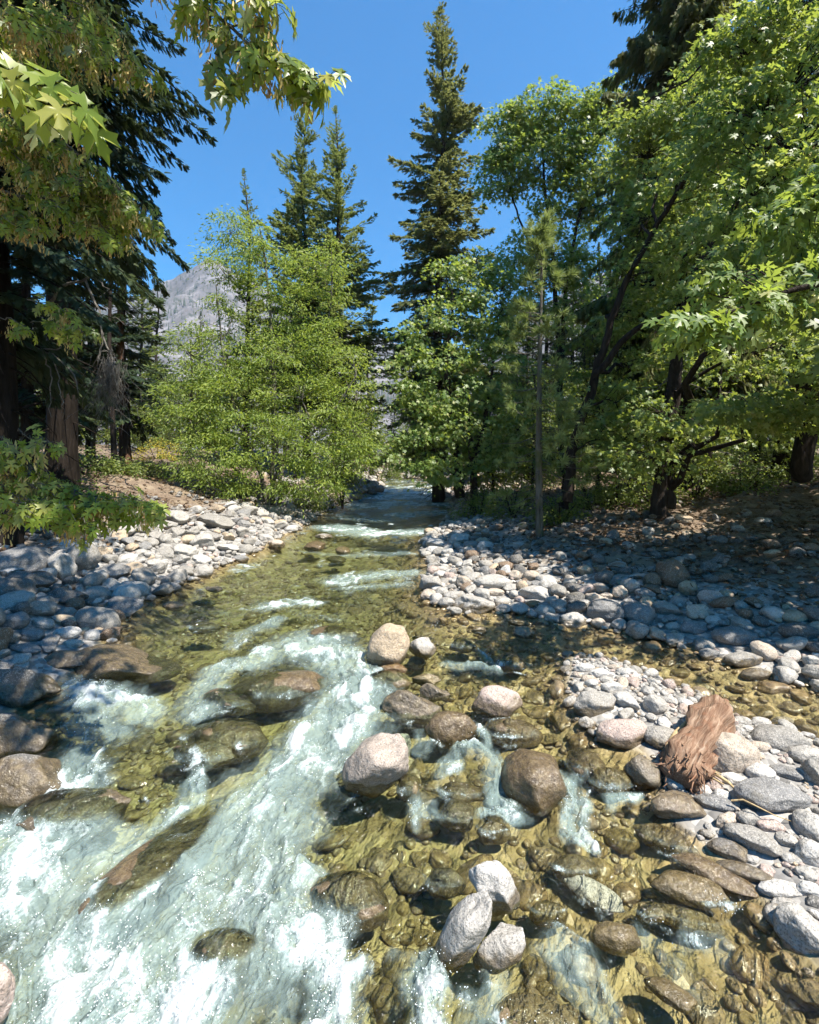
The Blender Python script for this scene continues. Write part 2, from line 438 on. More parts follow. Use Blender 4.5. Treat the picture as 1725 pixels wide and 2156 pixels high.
def add_rock(cx, cy_, w, h, shape, colour, wet, label, ang=None, mode=None, q=None, e=None, name="boulder", cat="boulder", group=None, seed=None):
    sd = seed if seed is not None else int(abs(cx*7+cy_*13)) % 997
    r = np.random.default_rng(sd)
    t = max((cy_-HY)/F, .02)
    Ys = np.geomspace(2, 60, 1500)
    Xs = (cx-HX)/F*Ys
    zr = CAMZ-(cy_-HY)/F*Ys
    g = ground(Xs, Ys)
    S = np.maximum(g, ZW(Ys)-.02) if wet else g
    hx, hv = w/2*Ys/F, h/2*Ys/F
    q_ = q if q else (.62 if shape == 'r' else .72)
    if mode == 'lean':
        a = math.radians(ang); ax, az = hx, hv; ay = np.minimum(hx, hv)*.95
        ext = np.sqrt((ax*math.sin(a))**2+(az*math.cos(a))**2)
        el = ext*(.62 if e is None else e); yaw, rol = 0.0, -a
    else:
        if mode == 'flat':
            a = math.radians(ang); phi = math.atan2(math.sin(a)/t, math.cos(a))
            ax = hx/math.sqrt(math.cos(a)**2/1.0+0*t) if False else hx/np.sqrt(math.cos(phi)**2+(math.sin(phi)*t)**2)
            ay = np.minimum(np.maximum(hv/np.sqrt(math.sin(phi)**2+(math.cos(phi)*t)**2)*.85, ax*.35), ax)
            az = np.minimum(ay, ax)*q_; yaw = phi
        else:
            ax = hx; az = np.minimum(q_*hx, .93*hv)
            ay = np.clip(np.sqrt(np.maximum(hv**2-az**2, 1e-6))/t, .55*hx, 1.15*hx)
            az = np.sqrt(np.maximum(hv**2-(ay*t)**2, (.3*hv)**2)); yaw = math.radians(ang) if ang else 0.0
        el = az*(.35 if e is None else e); rol = r.uniform(-.12, .12)
    gap = zr-(S+el)
    i = int(np.argmax(gap <= 0)) if (gap <= 0).any() else len(Ys)-1
    pick = lambda A: float(A[i]) if np.ndim(A) else float(A)
    lib = ROUND if shape == 'r' else ANGLE
    o = bpy.data.objects.new(name, lib[sd % len(lib)]); col.objects.link(o)
    o.location = (float(Xs[i]), float(Ys[i]), float(zr[i]))
    k = 1.06 if shape == 'a' else 1.03
    o.scale = (pick(ax)*k, pick(ay)*k, pick(az)*k)
    o.rotation_euler = (r.uniform(-.1, .1), rol, yaw)
    c = np.array(COLS[colour])*r.uniform(.93, 1.07)
    o.color = (*c, 1)
    zw = float(ZW(Ys[i]))
    o["wet"] = zw+(.105 if wet == 1 else 5.0 if wet == 2 else .25 if wet == 3 else -50.0)
    tag(o, label, cat, group)
    if wet == 2 and e is not None and e <= .06:
        films.append((float(Xs[i]), float(Ys[i]), float(zr[i]), o.scale[0], o.scale[1], o.scale[2], yaw))
    placed.append((float(Xs[i]), float(Ys[i]), max(pick(ax), pick(ay)), zw))
    return o
# ------------------------------------------------------------------ rocks one can point at: (x, y, width, height, shape, colour, wet, label)
R = add_rock
# lip of the rapids
R(816,1366,104,84,'r','T',1,"tall tan boulder with a slanted face at the lip of the rapids",ang=52,mode='lean')
R(890,1362,56,46,'a','P',1,"pale flat-topped stone directly right of the tall tan boulder",e=.75)
R(876,1396,40,28,'r','W',0,"small white stone at the foot of the tall tan boulder",e=.9)
R(828,1413,58,32,'r','R',3,"wet orange stone under the tall tan boulder",e=.1)
R(818,1440,92,52,'r','O',2,"wet olive slab below the orange stone in the rapids",e=-.05)
R(898,1432,58,28,'a','Y',1,"flat yellowish stone in the shallow water behind the dark rock")
R(866,1488,118,76,'a','S',3,"dark blue-grey wet boulder left of the pink granite boulder",e=.2)
R(916,1458,62,40,'a','P',3,"small pale green wedge of stone behind the dark wet boulder")
R(1046,1480,106,72,'r','K',1,"rounded pink granite boulder with a notch in its top",q=.75)
R(952,1534,112,74,'r','B',3,"smooth brown boulder half sunk below the pink granite boulder",e=.3)
R(797,1620,146,116,'a','N',1,"large speckled granite boulder standing at the edge of the white water",ang=50,mode='lean',e=.66)
R(846,1572,40,56,'r','W',0,"pale slab leaning behind the large speckled granite boulder",e=1.2)
R(1122,1642,124,138,'r','B',2,"big brown mossy boulder with water pouring past both sides",q=.85,e=.3)
R(1232,1610,78,70,'r','B',2,"dark wet rock between two small cascades",e=-.15)
R(1285,1650,92,70,'r','O',2,"wet olive rock running with water left of the split stone",e=-.3)
R(1075,1545,130,66,'r','B',2,"broad wet brown rock under the run of water",e=-.45)
R(1352,1626,72,84,'a','P',3,"split stone half olive and half white beside the driftwood",q=.9)
R(970,1668,96,44,'r','B',2,"low wet brown rock inside the middle cascade",e=-.2)
R(960,1718,80,66,'r','D',2,"dark sunken rock below the middle cascade",e=-.45)
R(860,1660,50,60,'r','O',2,"olive sunken stone beside the speckled granite boulder",e=-.1)
# gravel bar
R(1253,1484,94,66,'a','G',1,"grey speckled boulder at the left end of the gravel bar",q=.8)
R(1312,1547,110,66,'r','K',1,"flat grey and pink boulder at the front of the gravel bar")
R(1394,1556,72,52,'r','G',1,"greenish grey stone touching the driftwood log")
R(1320,1480,46,42,'a','W',0,"white angular stone on the gravel bar behind the flat boulder")
R(1378,1484,44,46,'r','P',0,"pale stone halfway between gravel tip and driftwood")
R(1288,1448,46,26,'r','W',0,"oval grey stone with white crust at the gravel tip")
R(1230,1407,44,22,'r','W',0,"white oval pebble at the tip of the gravel bar")
R(1262,1418,44,22,'r','W',0,"long white stone second from the gravel tip")
R(1240,1430,34,18,'r','C',0,"cream stone in the gravel tip beside the orange patch")
R(1196,1378,26,16,'r','P',1,"lone little stone in the shallows just off the gravel tip")
R(1533,1592,118,100,'r','C',0,"large round cream boulder right of the driftwood",q=.95)
R(1640,1556,104,56,'r','G',0,"smooth grey oval boulder with a white vein on the bar",ang=-12,mode='flat')
R(1698,1592,72,42,'r','P',0,"half shaded pale oval stone at the right edge of the bar")
R(1720,1630,48,84,'a','G',0,"blue-grey block cut off by the right edge")
R(1563,1518,40,20,'r','P',0,"small flat stone first in the row along the channel")
R(1601,1521,44,24,'r','P',0,"flat grey stone second in the row along the channel")
R(1648,1520,44,24,'r','C',0,"cream stone third in the row along the channel")
R(1574,1536,30,18,'r','W',0,"little white pebble under the channel row")
R(1602,1574,44,26,'r','C',0,"cream pebble tucked between the round boulder and grey oval")
R(1598,1625,54,46,'r','W',0,"white rounded stone at the foot of the cream boulder")
R(1540,1640,52,30,'r','W',0,"white stone under the broken sticks")
R(1652,1626,70,28,'r','S',0,"long slate stone above the veined slate boulder",ang=-15,mode='flat')
R(1692,1630,34,32,'r','P',0,"small stone beside the block at the right edge")
R(1624,1676,154,74,'r','S',0,"wide slate-grey boulder crossed by a thin white vein",ang=4,q=.7)
R(1506,1690,74,32,'r','S',0,"flat blue-grey stone left of the veined slate boulder",ang=-14,mode='flat')
R(1483,1664,38,24,'r','W',0,"white pebble left of the stick ends")
R(1521,1676,40,30,'r','W',0,"white pebble right of the stick ends")
R(1430,1704,112,66,'a','C',3,"cream angular boulder with a wet brown left face",ang=12)
R(1530,1728,50,38,'a','C',0,"cream stone with a tan corner under the blue-grey one")
R(1576,1724,46,36,'r','G',0,"round grey stone beside the tan-cornered cream one")
R(1622,1738,56,32,'r','K',0,"pinkish stone half sunk in gravel below the slate boulder")
R(1586,1772,98,56,'a','G',0,"grey triangular boulder at the water side of the bar",ang=-16,mode='flat')
R(1532,1790,74,44,'r','S',1,"dark flat slate stone in the shallows under the triangular boulder",ang=-14,mode='flat')
R(1568,1834,100,38,'r','G',1,"long grey flat stone pointing into the shallows",ang=-22,mode='flat')
R(1500,1838,150,52,'r','B',3,"long brown wet slab with a dry pale end",ang=-30,mode='flat',e=.2)
R(1708,1742,66,78,'r','P',0,"large light grey boulder at the right edge of the bar",q=.9)
R(1706,1800,60,66,'r','W',0,"pale round boulder below the light grey one at the right edge",q=.95)
R(1660,1772,38,42,'a','P',0,"pale block left of the light grey boulder")
R(1643,1871,88,40,'r','W',0,"white oval stone at the lower end of the bar",ang=-4,mode='flat')
R(1702,1874,48,38,'r','W',0,"cream white stone right of the white oval one")
R(1664,1910,68,36,'a','P',0,"pale flat stone under the white oval one")
R(1716,1900,40,30,'r','D',0,"dark stone at the right edge below the pale ones")
R(1706,1964,118,96,'a','P',0,"big lilac-grey boulder at the right edge of the shallows",ang=-20,mode='flat',q=.8)
R(1615,1834,34,30,'r','K',0,"brownish pebble right of the long flat stone")
R(1586,1812,30,22,'r','P',0,"small pale pebble on top of the long flat stone")
# shallows at lower right
R(1449,1871,146,66,'r','O',3,"flat olive-brown oval rock awash in the shallows",ang=-12,mode='flat',e=.15)
R(1043,1868,138,82,'a','W',1,"whitish upright rock leaning over its grey neighbour",ang=-58,mode='lean')
R(980,1974,186,84,'a','P',1,"tall grey rock leaning to the right with a pointed foot",ang=62,mode='lean',e=.6)
R(1050,2000,124,74,'a','P',1,"pale speckled boulder behind the foot of the leaning grey rock",ang=40,mode='lean')
R(1250,1880,116,60,'r','W',0,"white oval rock lying alone in the clear shallows",ang=-32,mode='flat',e=2.0)
R(1298,1975,98,74,'r','O',3,"round mossy stone with a bare white crown",e=.35)
R(1410,2092,100,58,'r','O',2,"wet olive oval stone near the bottom edge",ang=-38,mode='flat',e=.2)
R(1128,2140,170,90,'r','T',2,"broad wet tan rock cut by the bottom edge",e=.0)
R(938,1858,86,62,'r','D',2,"dark green sunken stone left of the whitish upright rock",e=-.5)
R(735,1900,165,130,'r','B',2,"large brown dome of rock with water sliding over it",e=-.15,q=.6)
R(1040,1755,70,50,'r','T',2,"ring-stained tan stone under the clear water",e=-.6)
R(1210,1830,100,62,'r','O',2,"olive rock under water behind the white oval rock",e=-.5)
R(1370,1925,60,40,'r','O',2,"small olive stone awash between the mossy stone and the oval rock",e=.0)
R(1440,1935,150,56,'r','Y',2,"golden slab under shallow water right of the mossy stone",ang=-15,mode='flat',e=-.7)
R(1155,1925,80,60,'r','Y',2,"golden brown stone under water left of the white oval rock",e=-.6)
R(1405,1770,120,60,'r','O',2,"olive slab under water below the cream angular boulder",ang=-25,mode='flat',e=-.7)
# rapids at lower left
R(335,1822,260,110,'a','B',2,"long brown rock splitting the white water",ang=62,mode='flat',e=-.02,q=.5)
R(150,1718,220,110,'a','D',2,"dark shaded rock under the left falls",e=-.05,q=.5)
R(50,1650,170,140,'a','D',3,"black wet boulder at the left edge",e=.12)
R(40,1550,150,110,'a','D',3,"dark wet boulder above the black one at the left edge",e=.25)
R(50,1450,140,100,'a','D',3,"shaded brown boulder over the left falls",e=.35)
R(255,1400,230,84,'a','D',3,"long dark ledge of wet rock at the left lip",e=.1,q=.45)
R(480,1560,170,90,'r','B',2,"brown rock awash in the middle of the rapids",e=-.3)
R(580,1455,210,90,'r','B',2,"broad rock under the thin sheet of water at the lip",e=-.45,q=.4)
R(480,1480,110,56,'a','D',2,"dark rock between the two upper falls",e=-.2)
R(430,1590,130,70,'a','B',2,"low brown rock left of the main white water",e=-.25)
R(470,2020,150,120,'r','B',2,"brown rock showing through foam near the bottom",e=-.1)
R(705,1336,110,36,'r','B',2,"brown slab just under the lip left of the tan boulder",e=-.05)
# further up the stream
R(584,1147,34,22,'r','C',1,"cream stone upright in the stream near the left bank")
R(662,1151,44,22,'r','B',3,"brown rounded rock alone in the stream")
R(682,1130,36,14,'r','P',1,"flat pale stone in the far stream with a yellow base")
R(722,1160,32,18,'r','O',2,"olive stone awash right of the brown one upstream")
R(708,1178,40,14,'r','B',2,"low brown stone downstream of the brown rounded one",e=.0)
R(452,1241,36,14,'r','P',1,"small flat pale stone in the green pool")
R(366,1277,46,22,'r','T',1,"tan stone in the green pool off the left bank",e=.1)
R(432,1322,66,22,'r','D',2,"dark rock just breaking the green pool",e=-.1)
R(430,1270,50,16,'r','D',2,"dark flat rock under the ripples of the pool",e=-.1)
# right bank, sunlit edge
R(921,1149,46,30,'a','W',1,"white boulder at the corner where the right bank begins")
R(968,1138,46,32,'a','W',0,"white block behind the corner of the right bank")
R(1022,1151,36,26,'a','W',0,"pale block standing alone on the right bank edge")
R(928,1213,34,24,'r','W',1,"white rounded stone at the waterline of the right bank")
R(907,1250,32,18,'r','C',1,"cream stone in the water beside the right bank")
R(938,1182,20,18,'a','W',0,"small white stone on sand behind the right waterline")
R(1037,1226,76,34,'r','P',0,"broad flat pale boulder on the right bank")
R(998,1273,84,44,'a','P',1,"large mottled boulder in the shallows of the right bank",q=.7)
R(958,1256,52,24,'r','P',1,"flat boulder behind the large mottled one")
R(1062,1270,46,26,'a','P',1,"pale stone right of the large mottled boulder")
R(1128,1250,64,36,'a','P',0,"grey cracked boulder at the right waterline")
R(1150,1223,44,28,'r','P',0,"sunlit grey stone behind the cracked boulder")
R(1040,1247,44,18,'r','C',0,"flat cream stone between the broad and the cracked boulder")
R(1104,1331,46,26,'a','P',1,"pale stone in open water between bank and gravel bar")
R(1094,1312,50,18,'r','O',3,"olive flat stone behind the one in open water")
R(1010,1327,34,18,'r','O',3,"small olive stone in the middle shallows")
R(1122,1273,36,18,'r','Y',3,"yellowish stone under the cracked boulder's edge",e=.1)
R(1075,1397,60,44,'r','O',2,"round olive rock under water right of the small cascade",e=-.1)
R(975,1360,56,34,'r','O',2,"olive rock awash right of the pale flat-topped stone",e=-.05)
# right bank, shade
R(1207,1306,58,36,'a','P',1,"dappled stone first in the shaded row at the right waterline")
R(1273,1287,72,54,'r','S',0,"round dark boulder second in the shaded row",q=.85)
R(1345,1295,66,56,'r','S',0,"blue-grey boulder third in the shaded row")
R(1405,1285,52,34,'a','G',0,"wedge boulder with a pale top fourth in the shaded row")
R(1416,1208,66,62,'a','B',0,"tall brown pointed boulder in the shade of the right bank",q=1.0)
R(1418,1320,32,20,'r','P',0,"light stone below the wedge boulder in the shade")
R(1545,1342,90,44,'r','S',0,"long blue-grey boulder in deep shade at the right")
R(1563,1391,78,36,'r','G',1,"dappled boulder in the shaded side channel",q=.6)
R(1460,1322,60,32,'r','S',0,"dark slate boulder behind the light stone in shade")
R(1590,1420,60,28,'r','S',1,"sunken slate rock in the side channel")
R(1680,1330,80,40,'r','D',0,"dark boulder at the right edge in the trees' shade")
# left bank
R(50,1183,110,66,'r','S',0,"large flat-topped blue-grey boulder on the left bank",q=.75)
R(60,1225,90,46,'a','D',0,"black boulder under the flat-topped one on the left bank")
R(127,1200,50,70,'a','P',0,"tall pale slab standing between two left boulders",q=1.2)
R(170,1176,62,70,'r','G',0,"upright rounded grey boulder with a bright rim on the left bank",ang=-50,mode='lean')
R(240,1203,64,30,'r','S',0,"dark flat boulder beside the upright rounded one")
R(297,1218,56,42,'a','G',0,"sunlit grey boulder at the left waterline")
R(240,1233,44,34,'a','P',0,"pale pyramid stone left of the sunlit grey boulder")
R(204,1250,54,32,'r','G',0,"rounded grey stone under the pale pyramid one")
R(24,1252,76,70,'a','D',0,"big near-black boulder at the left edge")
R(24,1205,60,30,'r','W',0,"white stone wedged under the flat-topped boulder")
R(75,1238,34,18,'r','W',0,"white flat stone top of a small pile on the left bank")
R(78,1258,36,20,'r','P',0,"pale flat stone second in the small pile")
R(140,1255,70,42,'a','D',0,"dark angular rock in the left cobbles")
R(195,1339,40,28,'r','W',0,"white round stone at the still water of the left bank",q=.85)
R(141,1334,60,30,'r','W',0,"white oval stone left of the white round one")
R(66,1338,56,32,'r','S',0,"dark green-grey oval stone in the left cobbles")
R(105,1353,50,32,'a','S',0,"blue slab stone touching the dark oval one",ang=-30,mode='flat')
R(152,1356,42,22,'r','P',0,"grey oval stone under the two white ones")
R(52,1366,70,22,'r','S',0,"long thin slate stone at the left edge",ang=-5)
R(90,1314,50,26,'r','P',0,"pale stone above the white oval one")
R(140,1290,44,24,'r','G',0,"sea-green stone in the left cobbles")
R(30,1310,60,40,'r','S',0,"blue-grey stone under the near-black boulder")
R(150,1385,130,44,'a','S',3,"wide wet ledge of dark stone below the left cobbles")
R(452,1101,72,34,'a','G',0,"large block on the sunlit left bank",q=.7)
R(370,1092,46,34,'a','P',0,"pale wedge boulder up on the left bank")
R(395,1092,32,24,'a','G',0,"grey boulder leaning on the pale wedge one")
R(350,1165,38,30,'a','G',0,"grey faceted stone mid way along the left bank")
R(388,1165,50,40,'a','P',0,"broken pale block at the left waterline")
R(292,1140,32,22,'a','G',0,"small grey wedge on the left bank slope")
R(335,1130,36,22,'a','G',0,"grey stone on the slope of the left bank")
R(445,1130,40,20,'a','G',0,"dark-topped stone in front of the large block")
R(480,1155,44,20,'a','W',0,"white stone by the narrow left shore")
R(420,1180,46,24,'a','W',0,"white angular stone at the left water's edge")
R(330,1190,40,28,'a','P',0,"pale stone behind the left waterline")
R(-14,2095,90,150,'r','K',1,"pinkish rock cut by the lower left corner",e=1.3,q=1.7)

# ------------------------------------------------------------------ the river surface
def stroke_field(X, Y, pts, w, st):
    """soft streak of white water along a polyline given by its place on the water, with streaks that follow it"""
    pts = [on_water(*p) for p in pts]
    d = np.full(X.shape, 1e9); S = np.zeros(X.shape); T = np.zeros(X.shape); acc = 0.0
    for a, b_ in zip(pts[:-1], pts[1:]):
        e = b_-a; L = math.hypot(*e)
        t = np.clip(((X-a[0])*e[0]+(Y-a[1])*e[1])/(L*L+1e-9), 0, 1)
        dx, dy = X-a[0]-t*e[0], Y-a[1]-t*e[1]
        dd = np.hypot(dx, dy); k = dd < d
        d = np.where(k, dd, d); S = np.where(k, acc+t*L, S); T = np.where(k, dd*np.sign(e[0]*dy-e[1]*dx), T)
        acc += L
    m = st*(1-smooth(w*.10, w*(1.45 if w > .28 else 1.0), d))
    return m, S, T
foam_strokes = [
    ([(640,1352),(700,1375),(745,1430),(755,1500),(715,1540)], .62, 1.0), ([(715,1540),(650,1600),(600,1650),(540,1700)], .62, 1.0),
    ([(600,1360),(540,1395),(470,1425),(420,1475)], .42, .85), ([(440,1440),(425,1500)], .3, .8),
    ([(150,1445),(205,1470),(270,1480),(310,1500)], .34, .95), ([(200,1480),(220,1560),(170,1620),(130,1690)], .42, .85),
    ([(540,1700),(470,1760),(430,1830),(400,1900),(380,1990)], .36, 1.0), ([(430,1640),(370,1690),(300,1760),(255,1850)], .24, .85),
    ([(560,1690),(590,1780),(560,1860),(600,1940),(640,1990)], .40, .95), ([(520,1780),(500,1880),(530,1960),(560,2060)], .34, .85),
    ([(640,1850),(615,1920),(640,1990)], .22, .95),
    ([(0,1800),(120,1800),(220,1790),(290,1840)], .30, .95), ([(60,1830),(160,1960),(120,2080),(60,2200)], .55, 1.0),
    ([(260,1900),(300,1990),(250,2080),(210,2200)], .50, 1.05), ([(380,1990),(400,2080),(380,2200)], .42, .95), ([(0,1760),(-30,1900)], .3, 1.0),
    ([(560,2000),(620,2060),(600,2180)], .26, .7), ([(700,2010),(735,2090),(700,2190)], .24, .9),
    ([(960,1590),(1020,1595),(1050,1640),(1060,1700)], .24, 1.05), ([(940,1600),(960,1660),(900,1700)], .2, .7), ([(1010,1690),(1070,1710)], .16, 1.0),
    ([(880,1690),(870,1740)], .16, .75), ([(1193,1650),(1195,1710),(1215,1760),(1240,1790)], .2, 1.05), ([(1280,1700),(1330,1690)], .17, .9),
    ([(1012,1530),(1020,1580)], .12, .85), ([(945,1405),(1040,1418)], .22, .8), ([(1020,1375),(1035,1400)], .18, .6),
    ([(890,1540),(870,1590)], .14, .6), ([(1185,2010),(1230,2080),(1290,2170)], .22, .8), ([(1440,1970),(1540,2000)], .22, .5), ([(880,2080),(900,2170)], .24, .85),
    ([(1340,1960),(1420,2030)], .2, .45), ([(1060,2080),(1000,2160)], .22, .7),
    ([(720,1222),(790,1212),(860,1208)], .62, .9), ([(730,1240),(850,1232)], .4, .6), ([(560,1278),(640,1268)], .5, .68), ([(540,1330),(570,1310)], .3, .75), ([(500,1350),(560,1320)], .3, .6),
    ([(730,1170),(860,1166)], .5, .6), ([(640,1160),(700,1170)], .3, .5), ([(700,1110),(790,1125),(930,1118)], 1.2, 1.0), ([(720,1090),(800,1095)], 1.0, .9),
    ([(760,1066),(850,1060),(930,1062)], 1.5, 1.2), ([(830,1046),(920,1050)], 1.8, 1.3), ([(810,1032),(910,1036)], 2.2, 1.3), ([(840,1085),(940,1078)], 1.2, 1.0),
    ([(900,1190),(860,1240)], .5, .35), ([(680,1345),(650,1330)], .3, .5), ([(620,1290),(700,1300)], .4, .35), ([(420,1290),(500,1300)], .4, .3),
]
def foam_mask(X, Y):
    wx = X+.16*fbm(X*1.5, Y*1.5, 3., 3)+.05*fbm(X*5, Y*5, 3., 2); wy = Y+.24*fbm(X*1.5, Y*1.5, 9., 3)+.06*fbm(X*5, Y*5, 6., 2)
    tot = np.zeros(X.shape); num = np.zeros(X.shape); best = np.zeros(X.shape)
    for i, (pts, w, st) in enumerate(foam_strokes):
        k = np.ones(X.shape, bool)
        q = np.array([on_water(*p) for p in pts]); pad = w*1.9+.5
        k = (X > q[:, 0].min()-pad) & (X < q[:, 0].max()+pad) & (Y > q[:, 1].min()-pad) & (Y < q[:, 1].max()+pad)
        if not k.any(): continue
        m, S, T = stroke_field(wx[k], wy[k], pts, w, st)
        n = fbm(S*1.3+i*7, T*4.0, i*3.1, 4, gain=.62)+.40*fbm(S*7, T*17, i*1.7, 2)+.25*fbm(S*13, T*30, i*.7, 1)
        tot[k] += m; num[k] += m*n; best[k] = np.maximum(best[k], m)
    streak = num/np.maximum(tot, 1e-4)
    return best, streak
wr = np.concatenate([np.geomspace(1.5, 9, 560), np.geomspace(9.02, 52, 330)])
wt = np.linspace(-1.5, 1.25, 980)
WY, WT = np.meshgrid(wr, wt, indexing='ij')
WX = WT*WY
wg, wsw, wsb = ground(WX, WY, True)
fmask, streak = foam_mask(WX, WY)
fx_, fy_ = WX*.83+WY*-.35, WX*.45+WY*.89
low = fbm(WX*.9, WY*.9, 21., 3)
cap = smooth(.20, .62, fbm(WX*1.1, WY*.75, 31., 4, gain=.6))*smooth(9.0, 10.5, WY)*smooth(.1, -.5, wsw)*.85+.72*smooth(17, 27, WY)*smooth(-.25, .35, fbm(WX*.5, WY*.55, 3., 3)+.25*smooth(24, 34, WY))
streak = np.where(fmask > .02, streak, 0)
foam = np.clip(np.maximum(fmask*(.62+1.15*streak+.60*low), cap*(.7+.9*fbm(WX*3, WY*5, 7., 3))), 0, 1.3)
glint_lines = smooth(.86, 1.0, 1-np.abs(fbm(fx_*1.5+.3*fbm(WX*2, WY*2, 1., 2), fy_*.8, 41., 3, gain=.55))*1.25)*smooth(-.25, .25, fbm(WX*.8, WY*.8, 51., 2))*smooth(9.5, 8.5, WY)*smooth(.0, -.3, wsw)*smooth(.1, .5, wsb)*.62  # thin whitish lines in the shallows, ripple glints painted as foam
foam = np.maximum(foam, glint_lines*(.8+.9*fbm(WX*5, WY*5, 17., 3)))
fmask = np.maximum(fmask, np.maximum(cap*.5, glint_lines*.25))
base = ZW(WY)
fx, fy = WX*.83+WY*-.35, WX*.45+WY*.89          # stretched along the current, which runs towards the lower left
near = smooth(26, 4, WY)
rough_w = np.interp(WY, [2, 7.5, 9, 16, 24, 40], [.5, .55, .22, .26, .5, .8])
wave = (.035*fbm(fx*2.4, fy*1.1, 0, 4)+.012*fbm(fx*8, fy*4, 2., 3))*rough_w*1.3
wave += fmask*(.03+.11*fbm(fx*2.2, fy*1.4, 4., 3)+.075*streak+.02*fbm(fx*9, fy*6, 6., 3))*(.35+.65*near)
wave *= smooth(.25, -.25, wsw)*np.where(wsb < .3, smooth(-.05, .3, wsb), 1)*.92+.08
WZ = base+wave
# the sheet of water rides up over the rocks that lie awash, and breaks white behind everything that stands in the current
FQ = (foam, fmask, WZ)
for (x, y, z, ax, ay, az, yaw) in films:
    mr = max(ax, ay)*1.6
    i0, i1 = np.searchsorted(wr, [y-mr, y+mr]); j0, j1 = np.searchsorted(wt, [(x-mr)/y-.25, (x+mr)/y+.25])
    w_ = (slice(i0, i1), slice(j0, j1))
    X_, Y_, Z_, fo_, fm_ = WX[w_], WY[w_], WZ[w_], foam[w_], fmask[w_]
    if not X_.size: continue
    cu, su = math.cos(yaw), math.sin(yaw)
    u = ((X_-x)*cu+(Y_-y)*su)/ax; v = (-(X_-x)*su+(Y_-y)*cu)/ay; rr2 = u*u+v*v
    top_ = z+az*np.sqrt(np.clip(1-rr2*.92, 0, 1))+.010+.012*fbm(fx[w_]*9, fy[w_]*5, 3., 3)
    d_ = top_-Z_; sm = .03
    Z_ += np.where(rr2 < 1.087, .5*(d_+np.sqrt(d_*d_+sm*sm))-sm*.12, 0)*smooth(1.15, .9, rr2)
    fo_ *= 1-.75*smooth(1.0, .4, rr2); fm_ *= 1-.72*smooth(1.05, .5, rr2)
    wk = smooth(1.7, 1.05, rr2)*smooth(.55, .95, rr2)*smooth(.1, -.5, (X_-x)*.35/ax+(Y_-y)*.9/ay)*.75
    if y < 9:
        fo_[:] = np.maximum(fo_, wk*(.7+.9*fbm(X_*7, Y_*7, 3., 3))); fm_[:] = np.maximum(fm_, wk*.55)
for (x, y, rad, zw_) in placed:
    if y > 9 or rad > .6: continue
    i0, i1 = np.searchsorted(wr, [y-rad*3.2, y+rad*2.0]); j0, j1 = np.searchsorted(wt, [(x-rad*3)/y-.12, (x+rad*3)/y+.12])
    w_ = (slice(i0, i1), slice(j0, j1))
    dx, dy = WX[w_]-x, WY[w_]-y
    if not dx.size: continue
    al = -(dx*.36+dy*.93); ac = (dx*.93-dy*.36)
    wk = np.exp(-(ac/(rad*.75))**2)*smooth(rad*.2, rad*.9, al)*smooth(rad*2.6, rad*1.0, al)*.5+.35*smooth(rad*1.35, rad*1.0, np.hypot(dx, dy))*smooth(rad*.7, rad*.95, np.hypot(dx, dy))
    wk *= smooth(0, -.3, wsw[w_])*smooth(.0, .3, wsb[w_])*(.55+.9*fbm(WX[w_]*5, WY[w_]*5, 23., 3))
    foam[w_] = np.maximum(foam[w_], wk); fmask[w_] = np.maximum(fmask[w_], wk*.35)
keep = (wsw < .5)
vid = np.arange(WX.size).reshape(WX.shape)
kq = keep[:-1, :-1] & keep[:-1, 1:] & keep[1:, 1:] & keep[1:, :-1]
q = np.stack([vid[:-1, :-1], vid[:-1, 1:], vid[1:, 1:], vid[1:, :-1]], -1)[kq]
used, inv = np.unique(q.ravel(), return_inverse=True)
q = inv.reshape(-1, 4)
wv = np.stack([WX, WY, WZ], -1).reshape(-1, 3)[used]
depth = np.clip(base-wg, 0, 2)
